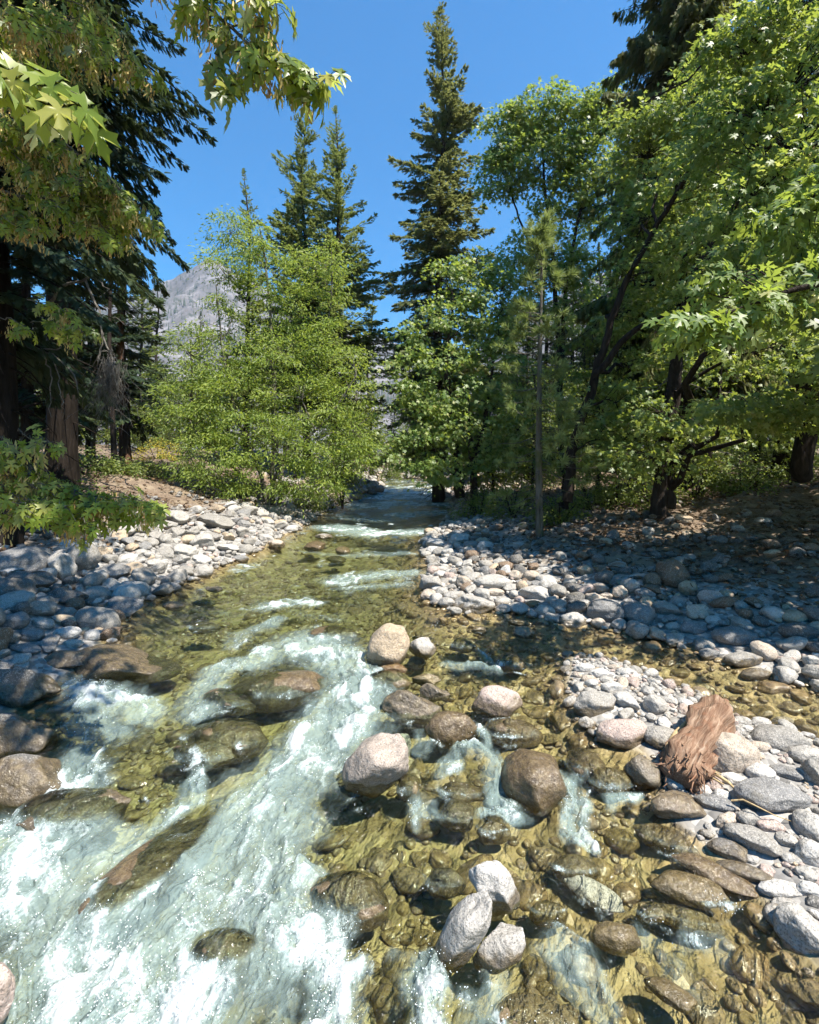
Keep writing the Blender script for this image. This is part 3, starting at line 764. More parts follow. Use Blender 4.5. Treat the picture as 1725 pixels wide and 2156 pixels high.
def water_material():
    m, nt, out = new_mat("river_water"); b = NT(nt)
    pos = b.n("NewGeometry").outputs["Position"]
    rot = b.n("VectorRotate", {"Vector": pos, "Angle": .42}, rotation_type='Z_AXIS').outputs[0]
    st = b.n("VectorMath", {0: rot, 1: (1.0, .5, 1.0)}, operation='MULTIPLY').outputs[0]
    foam = b.attr("foam").outputs["Fac"]; dep = b.attr("depth").outputs["Fac"]
    nA = b.noise(st, 12, 8, .66, .35)
    nB = b.noise(st, 60, 6, .7, .3)
    # lacy edges: the mask is eaten away by the noise
    e = b.math('ADD', foam, b.math('ADD', b.math('MULTIPLY', b.math('SUBTRACT', nA, .5), 1.3), b.math('MULTIPLY', b.math('SUBTRACT', nB, .5), 1.25)))
    ff = b.math('MULTIPLY', b.sstep(e, .56, 1.12), b.sstep(foam, .05, .4))
    ch = b.math('ADD', b.math('ADD', b.attr('churn').outputs['Fac'], b.math('MULTIPLY', foam, .3)), b.math('MULTIPLY', b.math('SUBTRACT', nA, .5), .9))
    aer = b.math('MULTIPLY', b.sstep(ch, .24, 1.3), .50)
    # ripples
    r1 = b.noise(st, 7, 4, .6, .9); r2 = b.noise(st, 26, 3, .6, .5)
    hh = b.math('ADD', r1, b.math('MULTIPLY', r2, .28))
    bp = b.n("Bump", {"Height": hh, "Strength": 1.0, "Distance": .085})
    tint = b.ramp(dep, [(0, (.98, .98, .96)), (.14, (.92, .94, .86)), (.30, (.80, .87, .74)), (.55, (.62, .76, .62)), (1, (.40, .56, .48))])
    tr = b.n("BsdfTransparent", {"Color": tint})
    gl = b.n("BsdfGlossy", {"Color": (1, 1, 1, 1), "Roughness": .07, "Normal": bp.outputs[0]})
    fr = b.n("Fresnel", {"IOR": 1.33, "Normal": bp.outputs[0]})
    clear = b.n("MixShader", {0: fr.outputs[0], 1: tr.outputs[0], 2: gl.outputs[0]})
    milky = b.n("BsdfDiffuse", {"Color": (.31, .41, .39, 1), "Normal": bp.outputs[0]})
    w1 = b.n("MixShader", {0: aer, 1: clear.outputs[0], 2: milky.outputs[0]})
    fb = b.n("Bump", {"Height": b.math('ADD', nA, b.math('MULTIPLY', nB, .7)), "Strength": .7, "Distance": .06})
    fcol = b.mix(b.sstep(e, .62, 1.35), (.38, .46, .455, 1), (.57, .605, .61, 1))
    fo = b.n("BsdfPrincipled", {"Base Color": fcol, "Roughness": .45, "Normal": fb.outputs[0], "Specular IOR Level": .5})
    w2 = b.n("MixShader", {0: b.math('MULTIPLY', ff, .92), 1: w1.outputs[0], 2: fo.outputs[0]})
    nt.links.new(w2.outputs[0], out.inputs[0])
    return m
M_water = water_material()
w_ob = mesh_obj("river_water", wv, [q], M_water, attrs={"foam": foam.ravel()[used], "churn": fmask.ravel()[used], "depth": depth.ravel()[used]})
tag(w_ob, kind="structure")

# ------------------------------------------------------------------ scattered stones
PX = np.array([p[0] for p in placed]); PY = np.array([p[1] for p in placed]); PR = np.array([p[2] for p in placed])
def scatter(n, region, rmin, rmax, power, gap, seed, taken=None):
    r = np.random.default_rng(seed)
    X, Y = region(r, n*3)
    R_ = rmin*(rmax/rmin)**(r.random(len(X))**power)
    o = np.argsort(-R_)
    X, Y, R_ = X[o], Y[o], R_[o]
    cell = 2*rmax; grid = {}
    out = []
    for x, y, rad in zip(X, Y, R_):
        if len(out) >= n: break
        if (np.hypot(PX-x, PY-y) < PR*.9+rad*.55).any(): continue
        c = (int(x//cell), int(y//cell)); ok = True
        for i in (-1, 0, 1):
            for j in (-1, 0, 1):
                for (a, b_, s_) in grid.get((c[0]+i, c[1]+j), ()):
                    if (a-x)**2+(b_-y)**2 < (gap*(s_+rad))**2: ok = False; break
                if not ok: break
            if not ok: break
        if not ok: continue
        grid.setdefault(c, []).append((x, y, rad)); out.append((x, y, rad))
    return np.array(out)
def persp(y0, y1, t0, t1, dmin, dmax, bar=False, water=False, pw=2.0, side=0):
    """points on the ground between two distances, kept by their distance from the shore"""
    def f(r, n):
        n *= 6
        Y = (y0**(1/pw)+(y1**(1/pw)-y0**(1/pw))*r.random(n))**pw
        X = Y*r.uniform(t0, t1, n)
        z, sw, sb = ground(X, Y, True)
        if bar: k = (-sb > dmin) & (-sb < dmax)
        elif water: k = (sw < dmin) & (sb > .05)
        else: k = (sw > dmin) & (sw < dmax)
        return X[k], Y[k]
    return f
zones = []   # name, points, palette, angularity, look
pts = scatter(420, persp(5.2, 30, -1.0, .05, -.12, 2.8), .07, .30, 1.7, .66, 11); zones.append(("left", pts, "PGGSPWTG", .75))
pts = scatter(900, persp(5.2, 30, -1.0, .05, -.15, 4.4), .035, .10, 1.0, .7, 12); zones.append(("left", pts, "PGGSPWTK", .7))
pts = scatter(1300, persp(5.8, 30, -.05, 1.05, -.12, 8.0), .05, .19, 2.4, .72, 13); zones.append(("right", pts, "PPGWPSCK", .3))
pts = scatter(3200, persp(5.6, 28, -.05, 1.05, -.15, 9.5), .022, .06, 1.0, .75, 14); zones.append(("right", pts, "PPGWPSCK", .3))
pts = scatter(420, persp(2.6, 8.5, .25, 1.1, -.02, 9, bar=True), .028, .10, 1.6, .72, 15); zones.append(("bar", pts, "WWPPCGKP", .15))
pts = scatter(700, persp(2.6, 8.5, .25, 1.1, -.10, 9, bar=True), .012, .03, 1.0, .8, 16); zones.append(("bar", pts, "WWPPCGKT", .15))
pts = scatter(520, persp(2.2, 20, -.9, 1.0, -.15, 0, water=True), .04, .16, 1.8, .85, 17); zones.append(("bed", pts, "OYOBTOBG", .2))
pts = scatter(3000, persp(2.2, 14, -.9, 1.0, -.05, 0, water=True), .016, .055, 1.0, .85, 18); zones.append(("bed", pts, "OYTKTCYG", .2))
pts = scatter(520, persp(29, 54, -.45, .35, -.2, 5), .10, .42, 1.6, .7, 21); zones.append(("far", pts, "PGGDPKTG", .6))
recs = []
rr = np.random.default_rng(99)
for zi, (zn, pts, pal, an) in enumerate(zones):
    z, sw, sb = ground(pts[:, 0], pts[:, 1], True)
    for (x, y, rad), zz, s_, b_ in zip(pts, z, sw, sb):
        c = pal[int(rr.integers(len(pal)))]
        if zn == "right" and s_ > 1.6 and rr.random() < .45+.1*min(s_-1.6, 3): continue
        if zn == "right" and s_+rr.normal()*.5 > 1.3: c = "DBBDGBTD"[int(rr.integers(8))]  # darker, browner stones up the slope: the bank's shade put into their colour
        if zn == "left" and (y < 9.5 or s_ > 2.6) and rr.random() < .7: c = "GGSDBP"[int(rr.integers(6))]  # darker picks near and high up, shade of the left bank painted into stones
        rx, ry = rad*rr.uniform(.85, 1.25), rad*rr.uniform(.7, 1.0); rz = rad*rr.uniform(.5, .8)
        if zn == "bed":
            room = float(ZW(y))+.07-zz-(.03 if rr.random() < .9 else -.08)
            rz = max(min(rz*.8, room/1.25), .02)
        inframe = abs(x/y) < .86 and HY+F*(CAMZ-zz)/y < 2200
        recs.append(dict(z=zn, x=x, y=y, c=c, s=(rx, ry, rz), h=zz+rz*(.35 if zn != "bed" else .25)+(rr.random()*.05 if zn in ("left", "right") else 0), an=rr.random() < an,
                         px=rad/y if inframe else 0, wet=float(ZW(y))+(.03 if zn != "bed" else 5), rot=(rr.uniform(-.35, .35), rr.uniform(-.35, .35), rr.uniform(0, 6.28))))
CNAME = dict(D="dark", W="white", P="pale grey", G="grey", S="slate grey", T="tan", C="cream", K="pinkish", O="olive", Y="golden", B="brown")
ZTXT = dict(left=("{} broken stone in the heap of the left bank", "stones heaped along the left bank", "bank_stone"),
            right=("{} rounded cobble on the wide right bank", "cobbles spread over the right bank", "cobble"),
            bar=("{} smooth pebble of the midstream gravel bar", "pebbles of the gravel bar", "pebble"),
            bed=("{} stone lying under clear water on the bed", "stones on the stream bed", "bed_stone"))
quota = dict(left=170, right=230, bar=120, bed=120)
order = sorted(range(len(recs)), key=lambda i: -recs[i]["px"])
rest = {}
for i in order:
    d = recs[i]
    if quota.get(d["z"], 0) > 0 and d["px"] > .004:
        quota[d["z"]] -= 1
        lib = ANGLE_S if d["an"] else ROUND_S
        txt, grp, nm = ZTXT[d["z"]]
        o = bpy.data.objects.new(nm, lib[i % len(lib)]); col.objects.link(o)
        o.location = (d["x"], d["y"], d["h"]); o.scale = d["s"]; o.rotation_euler = d["rot"]
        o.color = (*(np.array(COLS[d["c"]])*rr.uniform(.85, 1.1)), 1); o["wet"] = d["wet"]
        if d["z"] == "bed":
            o.material_slots[0].link = 'OBJECT'; o.material_slots[0].material = M_bed
        tag(o, txt.format(CNAME[d["c"]]), "stone", grp+", "+CNAME[d["c"]]+" ones")
    else:
        rest.setdefault(d["z"], []).append(d)
SH = {(s, a): [rock_shape(500+10*s+i, s, .8 if a else .1) for i in range(6)] for s in (2, 3) for a in (False, True)}
for zn, ds in rest.items():
    A = Acc(); tint, wz = [], []
    for k, d in enumerate(ds):
        v, f = SH[(3 if d["px"] > .0028 else 2, bool(d["an"]))][k % 6]
        M = Matrix.Rotation(d["rot"][2], 3, 'Z') @ Matrix.Rotation(d["rot"][1], 3, 'Y') @ Matrix.Rotation(d["rot"][0], 3, 'X')
        vv = (v*np.array(d["s"]))@np.array(M).T+np.array([d["x"], d["y"], d["h"]])
        A.add(vv, [f])
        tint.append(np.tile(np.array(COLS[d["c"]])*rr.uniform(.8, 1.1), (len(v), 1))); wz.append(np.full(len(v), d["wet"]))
    nm = dict(left="bank_rubble", right="bank_gravel", bar="bar_gravel", bed="bed_gravel", far="bank_rubble")[zn]
    o = mesh_obj(nm, np.concatenate(A.v), [np.concatenate(p) for p in A.p.values()], M_bed_s if zn == "bed" else M_rock_s, attrs={"tint": np.concatenate(tint), "wetz": np.concatenate(wz)})
    tag(o, dict(left="small broken stones filling the gaps of the left bank", right="small cobbles and gravel covering the right bank", bar="fine pebbles between the stones of the gravel bar", bed="brown gravel on the bed under the water", far="stones along the far bend of the stream")[zn], "gravel", kind="stuff")
# ------------------------------------------------------------------ leaf shapes
def fan(outline, droop=.18, fold=.0):
    o = np.array(outline, float); c = o.mean(0)
    pts = np.vstack([c, o]); z = -droop*(pts[:, 0]**2+pts[:, 1]**2)+fold*np.abs(pts[:, 1])
    v = np.column_stack([pts, z]); n = len(o)
    f = np.array([[0, 1+i, 1+(i+1) % n] for i in range(n)])
    return v, f
_half = [(0, .04), (.12, .30), (.36, .16), (.38, .40), (.70, .44), (.52, .13)]
LEAF_MAPLE = fan([(-.02, 0)]+[(x, -y) for x, y in _half]+[(1.0, 0)]+[(x, y) for x, y in reversed(_half)], .22)
_halfd = [(.02, .06), (-.12, .30), (.10, .24), (.20, .40), (.24, .15), (.42, .30), (.50, .50), (.60, .40), (.80, .44), (.64, .28), (.52, .12), (.70, .13), (.80, .19), (.84, .10)]
LEAF_BIG = fan([(0, 0)]+[(x, -y) for x, y in _halfd]+[(1.06, 0)]+[(x, y) for x, y in reversed(_halfd)], .38, .16)
LEAF_SMALL = (np.array([[0, 0, 0], [.45, -.26, .06], [1, 0, -.12], [.45, .26, .06]]), np.array([[0, 1, 2], [0, 2, 3]]))
LEAF_SLIM = (np.array([[0, 0, 0], [.4, -.17, .05], [1, 0, -.16], [.4, .17, .05]]), np.array([[0, 1, 2], [0, 2, 3]]))
SEED = (np.array([[0, 0, 0], [.25, -.10, .02], [.85, -.20, 0], [1, -.02, 0], [.5, .06, .03]]), np.array([[0, 1, 4], [1, 2, 4], [2, 3, 4]]))
def frond(n, wid, thick):
    v, f = [], []
    for i in range(n):
        x = (i+.3)/n
        L = wid*(1-.65*x)
        for s in (-1, 1):
            b = len(v)
            v += [[x-.05, 0, 0], [x+.55*L+.03, s*L, -.10*L], [x+thick, 0, .02]]
            f.append([b, b+1, b+2] if s > 0 else [b, b+2, b+1])
    b = len(v); v += [[.7, -.05, 0], [1.12, 0, -.02], [.7, .05, 0]]; f.append([b, b+1, b+2])
    return np.array(v), np.array(f)
FROND = frond(4, .42, .24)
FROND_F = frond(7, .36, .15)
def tuft(n, seed, spread=.8):
    r = np.random.default_rng(seed); v, f = [], []
    for i in range(n):
        d = np.array([1.0, 0, 0])*r.uniform(.3, 1.0)+r.normal(size=3)*spread*.5; d /= np.linalg.norm(d)
        s = np.cross(d, r.normal(size=3)); s /= np.linalg.norm(s)
        L = r.uniform(.75, 1.05); o = np.array([r.uniform(-.25, .1), 0, 0]); w = .045
        b = len(v); v += list([o+s*w, o-s*w, o+d*L+np.array([0, 0, -.12])]); f.append([b, b+1, b+2])
    return np.array(v), np.array(f)
TUFTS = [tuft(46, i) for i in range(4)]
def unit(v): return v/(np.linalg.norm(v, axis=-1, keepdims=True)+1e-9)
def bez(a, c, b, k):
    t = np.linspace(0, 1, k)[:, None]
    return (1-t)**2*a+2*t*(1-t)*c+t*t*b

# ------------------------------------------------------------------ conifers
def conifer(name, label, base, H, rmax, start, seed, mat=None, bark=None, r0=.3, dens=9.0, fl=.42, per=11, droop=.45, up=.12, hang=.3, power=.8, gap=.0, group=None, top_cut=1.0, rough=.35, sides_bias=None, cat="conifer", lean=(0, 0), dead=0, frond_=FROND):
    r = np.random.default_rng(seed)
    bx, by, bz = base
    root = empty(name, (bx, by, bz), label, cat, group)
    # trunk
    K = 14; t = np.linspace(0, 1, K)
    wob = .012*H
    cx = bx+lean[0]*t*H+wob*np.interp(t, np.linspace(0, 1, 6), r.normal(size=6)*np.array([0, .4, .6, .8, .8, .5]))
    cyy = by+lean[1]*t*H+wob*np.interp(t, np.linspace(0, 1, 6), r.normal(size=6)*np.array([0, .4, .6, .8, .8, .5]))
    rad = r0*(1-t)**.85+.015; rad[0] *= 1.35
    tr = Acc(); tr.tubes(np.column_stack([cx, cyy, bz-.4+t*(H+.4)]), rad, 9)
    # branches
    nb = int(dens*(H-start))
    u = np.sort(r.random(nb)**.9)                            # 0 at the top
    h = H-(H-start)*u
    h = h+.12*r.normal(size=nb)
    h = np.clip(h, start*.9, H-.05)
    prof = np.clip(u, .012, 1)**power
    ph = r.uniform(0, 6.28, 4)
    prof *= np.where(u > .9, 1-.35*(u-.9)/.1, 1)
    az = r.uniform(0, 2*math.pi, nb)
    L = rmax*prof*r.uniform(.42, 1.12, nb)*(1+rough*.55*fbm(np.cos(az)*1.2+seed, np.sin(az)*1.2, h*.55, 2))
    if gap: 
        keep = r.random(nb) > gap; u, h, L, az = u[keep], h[keep], L[keep], az[keep]; nb = len(u)
    tx, ty = np.interp(h/H, t, cx), np.interp(h/H, t, cyy)
    dirx, diry = np.cos(az), np.sin(az)
    upf = up+.75*(1-u)**2.0                                     # young branches near the top point up
    dr = droop*(.35+.65*u)*r.uniform(.7, 1.3, nb)
    def pt(i, s):
        z = L[i]*(upf[i]*s-dr[i]*s**1.7+.10*s**4)
        return np.stack([tx[i]+dirx[i]*L[i]*s*(1-.12*s), ty[i]+diry[i]*L[i]*s*(1-.12*s), bz+h[i]+z], -1)
    I = np.arange(nb)
    S = np.linspace(0, 1, 5)
    BP = np.stack([pt(I, s) for s in S], 1)
    br = (.008+.010*L)[:, None]*np.linspace(1, .25, 5)[None]*(.6+r0)
    tr.tubes(BP, br, 3, cap=False)
    if dead:
        nd = dead; hd = r.uniform(start*.25, start*1.1, nd); ad = r.uniform(0, 6.28, nd); Ld = r.uniform(.4, 1.0, nd)*rmax*.5
        sx, sy = np.interp(hd/H, t, cx), np.interp(hd/H, t, cyy)
        DP = np.stack([np.stack([sx+np.cos(ad+.3*s)*Ld*s, sy+np.sin(ad+.3*s)*Ld*s, bz+hd-.5*Ld*s**1.6], -1) for s in S], 1)
        tr.tubes(DP, np.tile(np.linspace(.03, .006, 5), (nd, 1)), 3, cap=False)
    trunk = tr.build("trunk", bark or M_bark, root)
    # sprays
    per = per*2.1; fl = fl*.64
    cnt = np.maximum((L*per).astype(int), 4)
    idx = np.repeat(I, cnt); n = len(idx)
    s = r.random(n)**.75*.92+.08
    s = np.where(r.random(n) < .10, 1.0, s)
    pos = pt(idx, s); pos2 = pt(idx, np.minimum(s+.05, 1.06))
    fwd = unit(pos2-pos)
    side = np.where(r.random(n) < .5, -1, 1)
    lat = np.stack([-fwd[:, 1], fwd[:, 0], np.zeros(n)], -1)*side[:, None]
    w = r.uniform(.45, 1.3, n)[:, None]
    spread = (.30*L[idx]*(1.02-s)*s*1.6+.02)*r.random(n)
    pos = pos+lat*spread[:, None]+np.array([0, 0, -1.0])*(spread*(.15+.5*hang)*r.random(n))[:, None]
    X = fwd+lat*w+np.array([0, 0, -1.0])*(hang*r.uniform(.3, 1.5, n))[:, None]+r.normal(size=(n, 3))*.12
    Z = np.array([0, 0, 1.0])+r.normal(size=(n, 3))*.30+fwd*.25
    size = fl*r.uniform(.65, 1.25, n)*(1.1-.45*s)*np.clip(.45+L[idx]/rmax*.9, .35, 1.15)
    brand = r.random(nb)
    rnd = np.clip(.35*brand[idx]+.35*r.random(n)+.3*s*r.random(n)+.05, 0, 1)
    cr = Acc(); cr.leaves(*frond_, pos, X, Z, size, rnd)
    k2 = r.random(n) < .45                                      # a second layer of sprays above and below
    cr.leaves(*frond_, pos[k2]+r.normal(size=(k2.sum(), 3))*fl*.12, X[k2]+r.normal(size=(k2.sum(), 3))*.5, Z[k2]+r.normal(size=(k2.sum(), 3))*.6, size[k2]*.85, rnd[k2])
    # leader
    cr.leaves(*frond_, np.array([[cx[-1], cyy[-1], bz+H-.5*fl]]*4), np.array([[.05, 0, 1], [0, .05, 1], [.2, .1, 1], [-.2, .1, 1.]]), np.array([[1, 0, 0], [0, 1, 0], [1, 1, 0], [0, 1, 0.]]), np.full(4, fl*1.2), np.full(4, .5))
    cr.build("crown", mat or M_spruce, root, False)
    return root

# ------------------------------------------------------------------ broadleaved trees
def leafy(name, label, stems, blobs, leaf, lsize, per, mat, bark, seed, flat=.45, crad=.5, group=None, cat="tree", tilt=.55, hang=.5, limbs=True, limb_r=.05, seeds=0, surf=.55, seed_size=.05, gaps=None, gscale=.6):
    """stems: trunks as lists of ((x,y,z), radius); blobs: (centre, radii, clusters). Twigs run from the limbs to every leaf cluster."""
    r = np.random.default_rng(seed)
    root = empty(name, tuple(stems[0][0][0]), label, cat, group)
    tr = Acc(); nodes, nrad = [], []
    def spline(pts, rad, k):
        pts = np.array(pts, float); rad = np.array(rad, float)
        tt = np.linspace(0, len(pts)-1, k); i = np.clip(tt.astype(int), 0, len(pts)-2); f = (tt-i)[:, None]
        p0 = pts[np.maximum(i-1, 0)]; p1 = pts[i]; p2 = pts[i+1]; p3 = pts[np.minimum(i+2, len(pts)-1)]
        q = .5*((2*p1)+(-p0+p2)*f+(2*p0-5*p1+4*p2-p3)*f**2+(-p0+3*p1-3*p2+p3)*f**3)
        return q, np.interp(tt, np.arange(len(rad)), rad)
    for st in stems:
        q, rd = spline([a for a, _ in st], [b_ for _, b_ in st], 5*len(st))
        tr.tubes(q+np.vstack([np.zeros(3), r.normal(size=(len(q)-1, 3))*rd[1:, None]*.25]), rd, 8)
        nodes.append(q); nrad.append(rd)
    cen, outv = [], []
    for (c, rad, nclu) in blobs:
        c = np.array(c, float); rad = np.array(rad, float)
        d = unit(r.normal(size=(nclu, 3))); rr_ = r.random(nclu)**(1/3*surf+.05)
        cc = c+d*rad*rr_[:, None]
        if gaps is not None:
            kk = fbm(cc[:, 0]*gscale+seed, cc[:, 1]*gscale, cc[:, 2]*gscale*1.5, 2) > gaps
            kk[0] = True; cc, d = cc[kk], d[kk]
        cen.append(cc); outv.append(d)
        if limbs:
            N_ = np.concatenate(nodes[:len(stems)]); R_ = np.concatenate(nrad[:len(stems)])
            cost = np.linalg.norm(N_-c, axis=1)+2.0*np.maximum(N_[:, 2]-c[2]+.3*np.linalg.norm(N_[:, :2]-c[:2], axis=1), 0)
            j = int(np.argmin(cost)); a = N_[j]
            ctl = (a+c)/2+np.array([0, 0, .12*np.linalg.norm(c-a)])+r.normal(size=3)*.08*np.linalg.norm(c-a)
            q = bez(a, ctl, c+d[0]*rad*.3, 8)
            q[1:] += r.normal(size=(7, 3))*.03*np.linalg.norm(c-a)
            rd = np.linspace(min(R_[j]*.7, limb_r*(1+.4*np.linalg.norm(c-a))), .012, 8)
            tr.tubes(q, rd, 5); nodes.append(q); nrad.append(rd)
    cen = np.concatenate(cen); outv = np.concatenate(outv); N = len(cen)
    NN = np.concatenate(nodes)
    src = np.zeros((N, 3))
    for a in range(0, N, 200):
        dd = np.linalg.norm(NN[None]-cen[a:a+200, None], axis=2)+1.2*np.maximum(NN[None, :, 2]-cen[a:a+200, None, 2], 0)
        src[a:a+200] = NN[np.argmin(dd, axis=1)]
    mid = (src+cen)/2+np.array([0, 0, .08])*np.linalg.norm(cen-src, axis=1, keepdims=True)+r.normal(size=(N, 3))*.06*np.linalg.norm(cen-src, axis=1, keepdims=True)
    TP = np.stack([src, .5*src+.5*mid, mid, .5*mid+.5*cen, cen], 1)
    ln = np.linalg.norm(cen-src, axis=1, keepdims=True)
    tr.tubes(TP, np.clip(.008+.007*ln, .006, .03)*np.linspace(1, .3, 5)[None], 3, cap=False)
    tr.build("trunk", bark, root)
    cnt = r.poisson(per, N)+1
    idx = np.repeat(np.arange(N), cnt); n = len(idx)
    cr_ = crad*r.uniform(.6, 1.35, N)
    off = r.normal(size=(n, 3))*np.array([1, 1, flat])*.55
    off[:, 2] -= .25*(off[:, 0]**2+off[:, 1]**2)
    pos = cen[idx]+off*cr_[idx][:, None]
    X = unit(off*np.array([1, 1, .4])+r.normal(size=(n, 3))*.45+outv[idx]*.35)
    X[:, 2] -= hang*r.uniform(.2, 1.3, n)
    Z = np.array([.32, -.50, .80])+r.normal(size=(n, 3))*tilt
    crnd = r.random(N)
    rnd = np.clip(.40*crnd[idx]+.60*r.random(n), 0, 1)
    ac = Acc(); ac.leaves(*leaf, pos, X, Z, lsize*r.uniform(.55, 1.25, n), rnd)
    ac.build("crown", mat, root, False)
    if seeds:
        pick = r.choice(N, seeds, replace=False)
        k = 26
        base_ = np.repeat(cen[pick], k, 0)+r.normal(size=(seeds*k, 3))*np.array([.07, .07, .05])*(seed_size/.05)
        base_[:, 2] -= np.abs(r.normal(size=seeds*k))*.10*(seed_size/.05)
        X = np.array([0, 0, -1.0])+r.normal(size=(seeds*k, 3))*.4
        sc = Acc(); sc.leaves(*SEED, base_, X, r.normal(size=(seeds*k, 3)), seed_size*r.uniform(.8, 1.3, seeds*k), np.clip(np.repeat(r.random(seeds), k)*.7+.3*r.random(seeds*k), 0, 1))
        sc.build("seed_keys", M_seed, root, False)["kind"] = "stuff"
    return root
def blob(x, y, rx, ry, Y, ry_m, n):
    k = Y/F
    return (P(x, y, Y), (rx*k, ry_m, ry*k), n)
def stem(*pts):
    """trunk given by its outline places and distance: (x, y, distance, radius)"""
    return [(P(a, b_, c), d) for a, b_, c, d in pts]
def foot(x, Y, dz=-.1):
    X = (x-HX)/F*Y
    return (X, Y, float(ground(X, Y))+dz)
def top(y, Y, z0): return CAMZ-(y-HY)/F*Y-z0
# ------------------------------------------------------------------ mountain
def mountain():
    m, nt, out = new_mat("burnt_slope"); b = NT(nt)
    pos = b.n("NewGeometry").outputs["Position"]
    n1 = b.noise(pos, .012, 8, .65); n2 = b.noise(pos, .06, 6, .7)
    c = b.ramp(n1, [(.35, (.075, .075, .068)), (.5, (.135, .125, .125)), (.62, (.24, .225, .225))])
    c = b.mix(b.sstep(n2, .50, .64), c, (.045, .055, .04, 1))
    p = b.n("BsdfPrincipled", {"Base Color": c, "Roughness": .95, "Specular IOR Level": .1})
    nt.links.new(p.outputs[0], out.inputs[0])
    def ridge(name, Yr, prof, y0, seed, label):
        xs = np.linspace(-900, 2600, 300); u = np.linspace(0, 1.6, 120)
        px = np.array(prof, float)
        top_ = CAMZ-(np.interp(xs, px[:, 0], px[:, 1])-HY)/F*Yr
        U, XX = np.meshgrid(u, xs, indexing='ij')
        Yg = y0+(Yr-y0)*U
        Xg = (XX-HX)/F*Yr*(.45+.55*np.minimum(U, 1))
        sh = np.where(U < 1, U**1.25, np.maximum(1-(U-1)*1.3, .05))
        Zg = 5+(top_[None]-5)*sh
        nz = fbm(Xg*.006+seed, Yg*.006, 0, 5)
        Zg += nz*38*np.minimum(sh*1.5, 1)*np.where(U > .98, .35, 1)+10*fbm(Xg*.03, Yg*.03, seed, 3)*np.minimum(sh, 1)
        i2 = np.arange(U.size).reshape(U.shape)
        qq = np.stack([i2[:-1, :-1], i2[:-1, 1:], i2[1:, 1:], i2[1:, :-1]], -1).reshape(-1, 4)
        o = mesh_obj(name, np.stack([Xg, Yg, Zg], -1).reshape(-1, 3), [qq], m)
        tag(o, label=label, kind="structure")
        return Xg, Yg, Zg, U
    g = ridge("mountain", 1500, [(-900, 640), (0, 650), (220, 650), (300, 618), (330, 596), (380, 574), (425, 556), (460, 556), (520, 585), (620, 640), (720, 700), (800, 760), (900, 790), (1000, 740), (1100, 670), (1200, 600), (1320, 560), (1500, 560), (2600, 600)], 500, 3, "grey burnt mountainside behind the trees")
    ridge("mountain", 2600, [(-900, 800), (600, 760), (700, 715), (780, 702), (840, 722), (900, 740), (1100, 800), (2600, 800)], 1700, 8, "far blue ridge in the gap over the stream")
    # snags and firs left standing on the slope
    Xg, Yg, Zg, U = g
    r = np.random.default_rng(21)
    A = Acc()
    k = np.argwhere((U > .45) & (U < 1.0))
    k = k[r.choice(len(k), 9000)]
    p = np.stack([Xg[k[:, 0], k[:, 1]], Yg[k[:, 0], k[:, 1]], Zg[k[:, 0], k[:, 1]]], -1)+r.normal(size=(len(k), 3))*np.array([9, 9, 0])
    hgt = r.uniform(9, 24, len(k)); wd = hgt*r.uniform(.04, .13, len(k))
    cone = np.array([[1, 0, 0], [-.5, .87, 0], [-.5, -.87, 0], [0, 0, 1.0]])
    v = p[:, None, :]+cone[None]*np.stack([wd, wd, hgt], -1)[:, None, :]+np.array([0, 0, -2.0])
    f = np.array([[0, 1, 3], [1, 2, 3], [2, 0, 3]])
    A.add(v.reshape(-1, 3), [(f[None]+(np.arange(len(k))*4)[:, None, None]).reshape(-1, 3)], .4)
    o = A.build("far_forest", M_dark, None, False)
    tag(o, "scattered firs standing on the burnt mountainside", "forest", kind="stuff")
mountain()

# ------------------------------------------------------------------ conifers that can be told apart
fx_, fy_, fz_ = foot(925, 30)
conifer("spruce_tree", "tallest spruce, a narrow spire right of the sky gap", (fx_, fy_, fz_), top(28, 30, fz_), 4.5, 3.0, 5, M_spruce, r0=.34, dens=18, fl=.56, per=16, droop=.50, up=.10, hang=.45, power=.55, rough=.75, dead=20)
b0 = foot(648, 35); conifer("fir_tree", "left one of the twin-topped firs behind the bright alder", b0, top(232, 35, b0[2]), 5.2, 4, 8, M_fir, r0=.30, dens=16, fl=.62, per=13, droop=.40, up=.22, hang=.3, power=.70, rough=.7)
b0 = foot(708, 33); conifer("fir_tree", "right one of the twin-topped firs with long lower boughs", b0, top(225, 33, b0[2]), 6.4, 4, 9, M_fir, r0=.34, dens=15, fl=.62, per=13, droop=.36, up=.24, hang=.35, power=.95, rough=.8, dead=24)
b0 = foot(517, 31); conifer("fir_tree", "thin fir tip rising out of the bright alder", b0, top(360, 31, b0[2]), 2.2, 3, 12, M_fir, r0=.2, dens=12, fl=.5, per=14, droop=.3, up=.3, power=.75, rough=.5)
b0 = foot(783, 52); conifer("pine_tree", "small distant conifer standing in the gap over the stream", b0, top(625, 52, b0[2]), 2.6, 3, 14, M_fir, r0=.22, dens=8, fl=.6, per=11, droop=.2, up=.35, power=.75)
b0 = foot(296, 44); conifer("fir_tree", "distant fir tip beside the mountain at the left", b0, top(545, 44, b0[2]), 2.6, 3, 15, M_fir, r0=.22, dens=9, fl=.6, per=11, droop=.3, up=.3, power=.8)
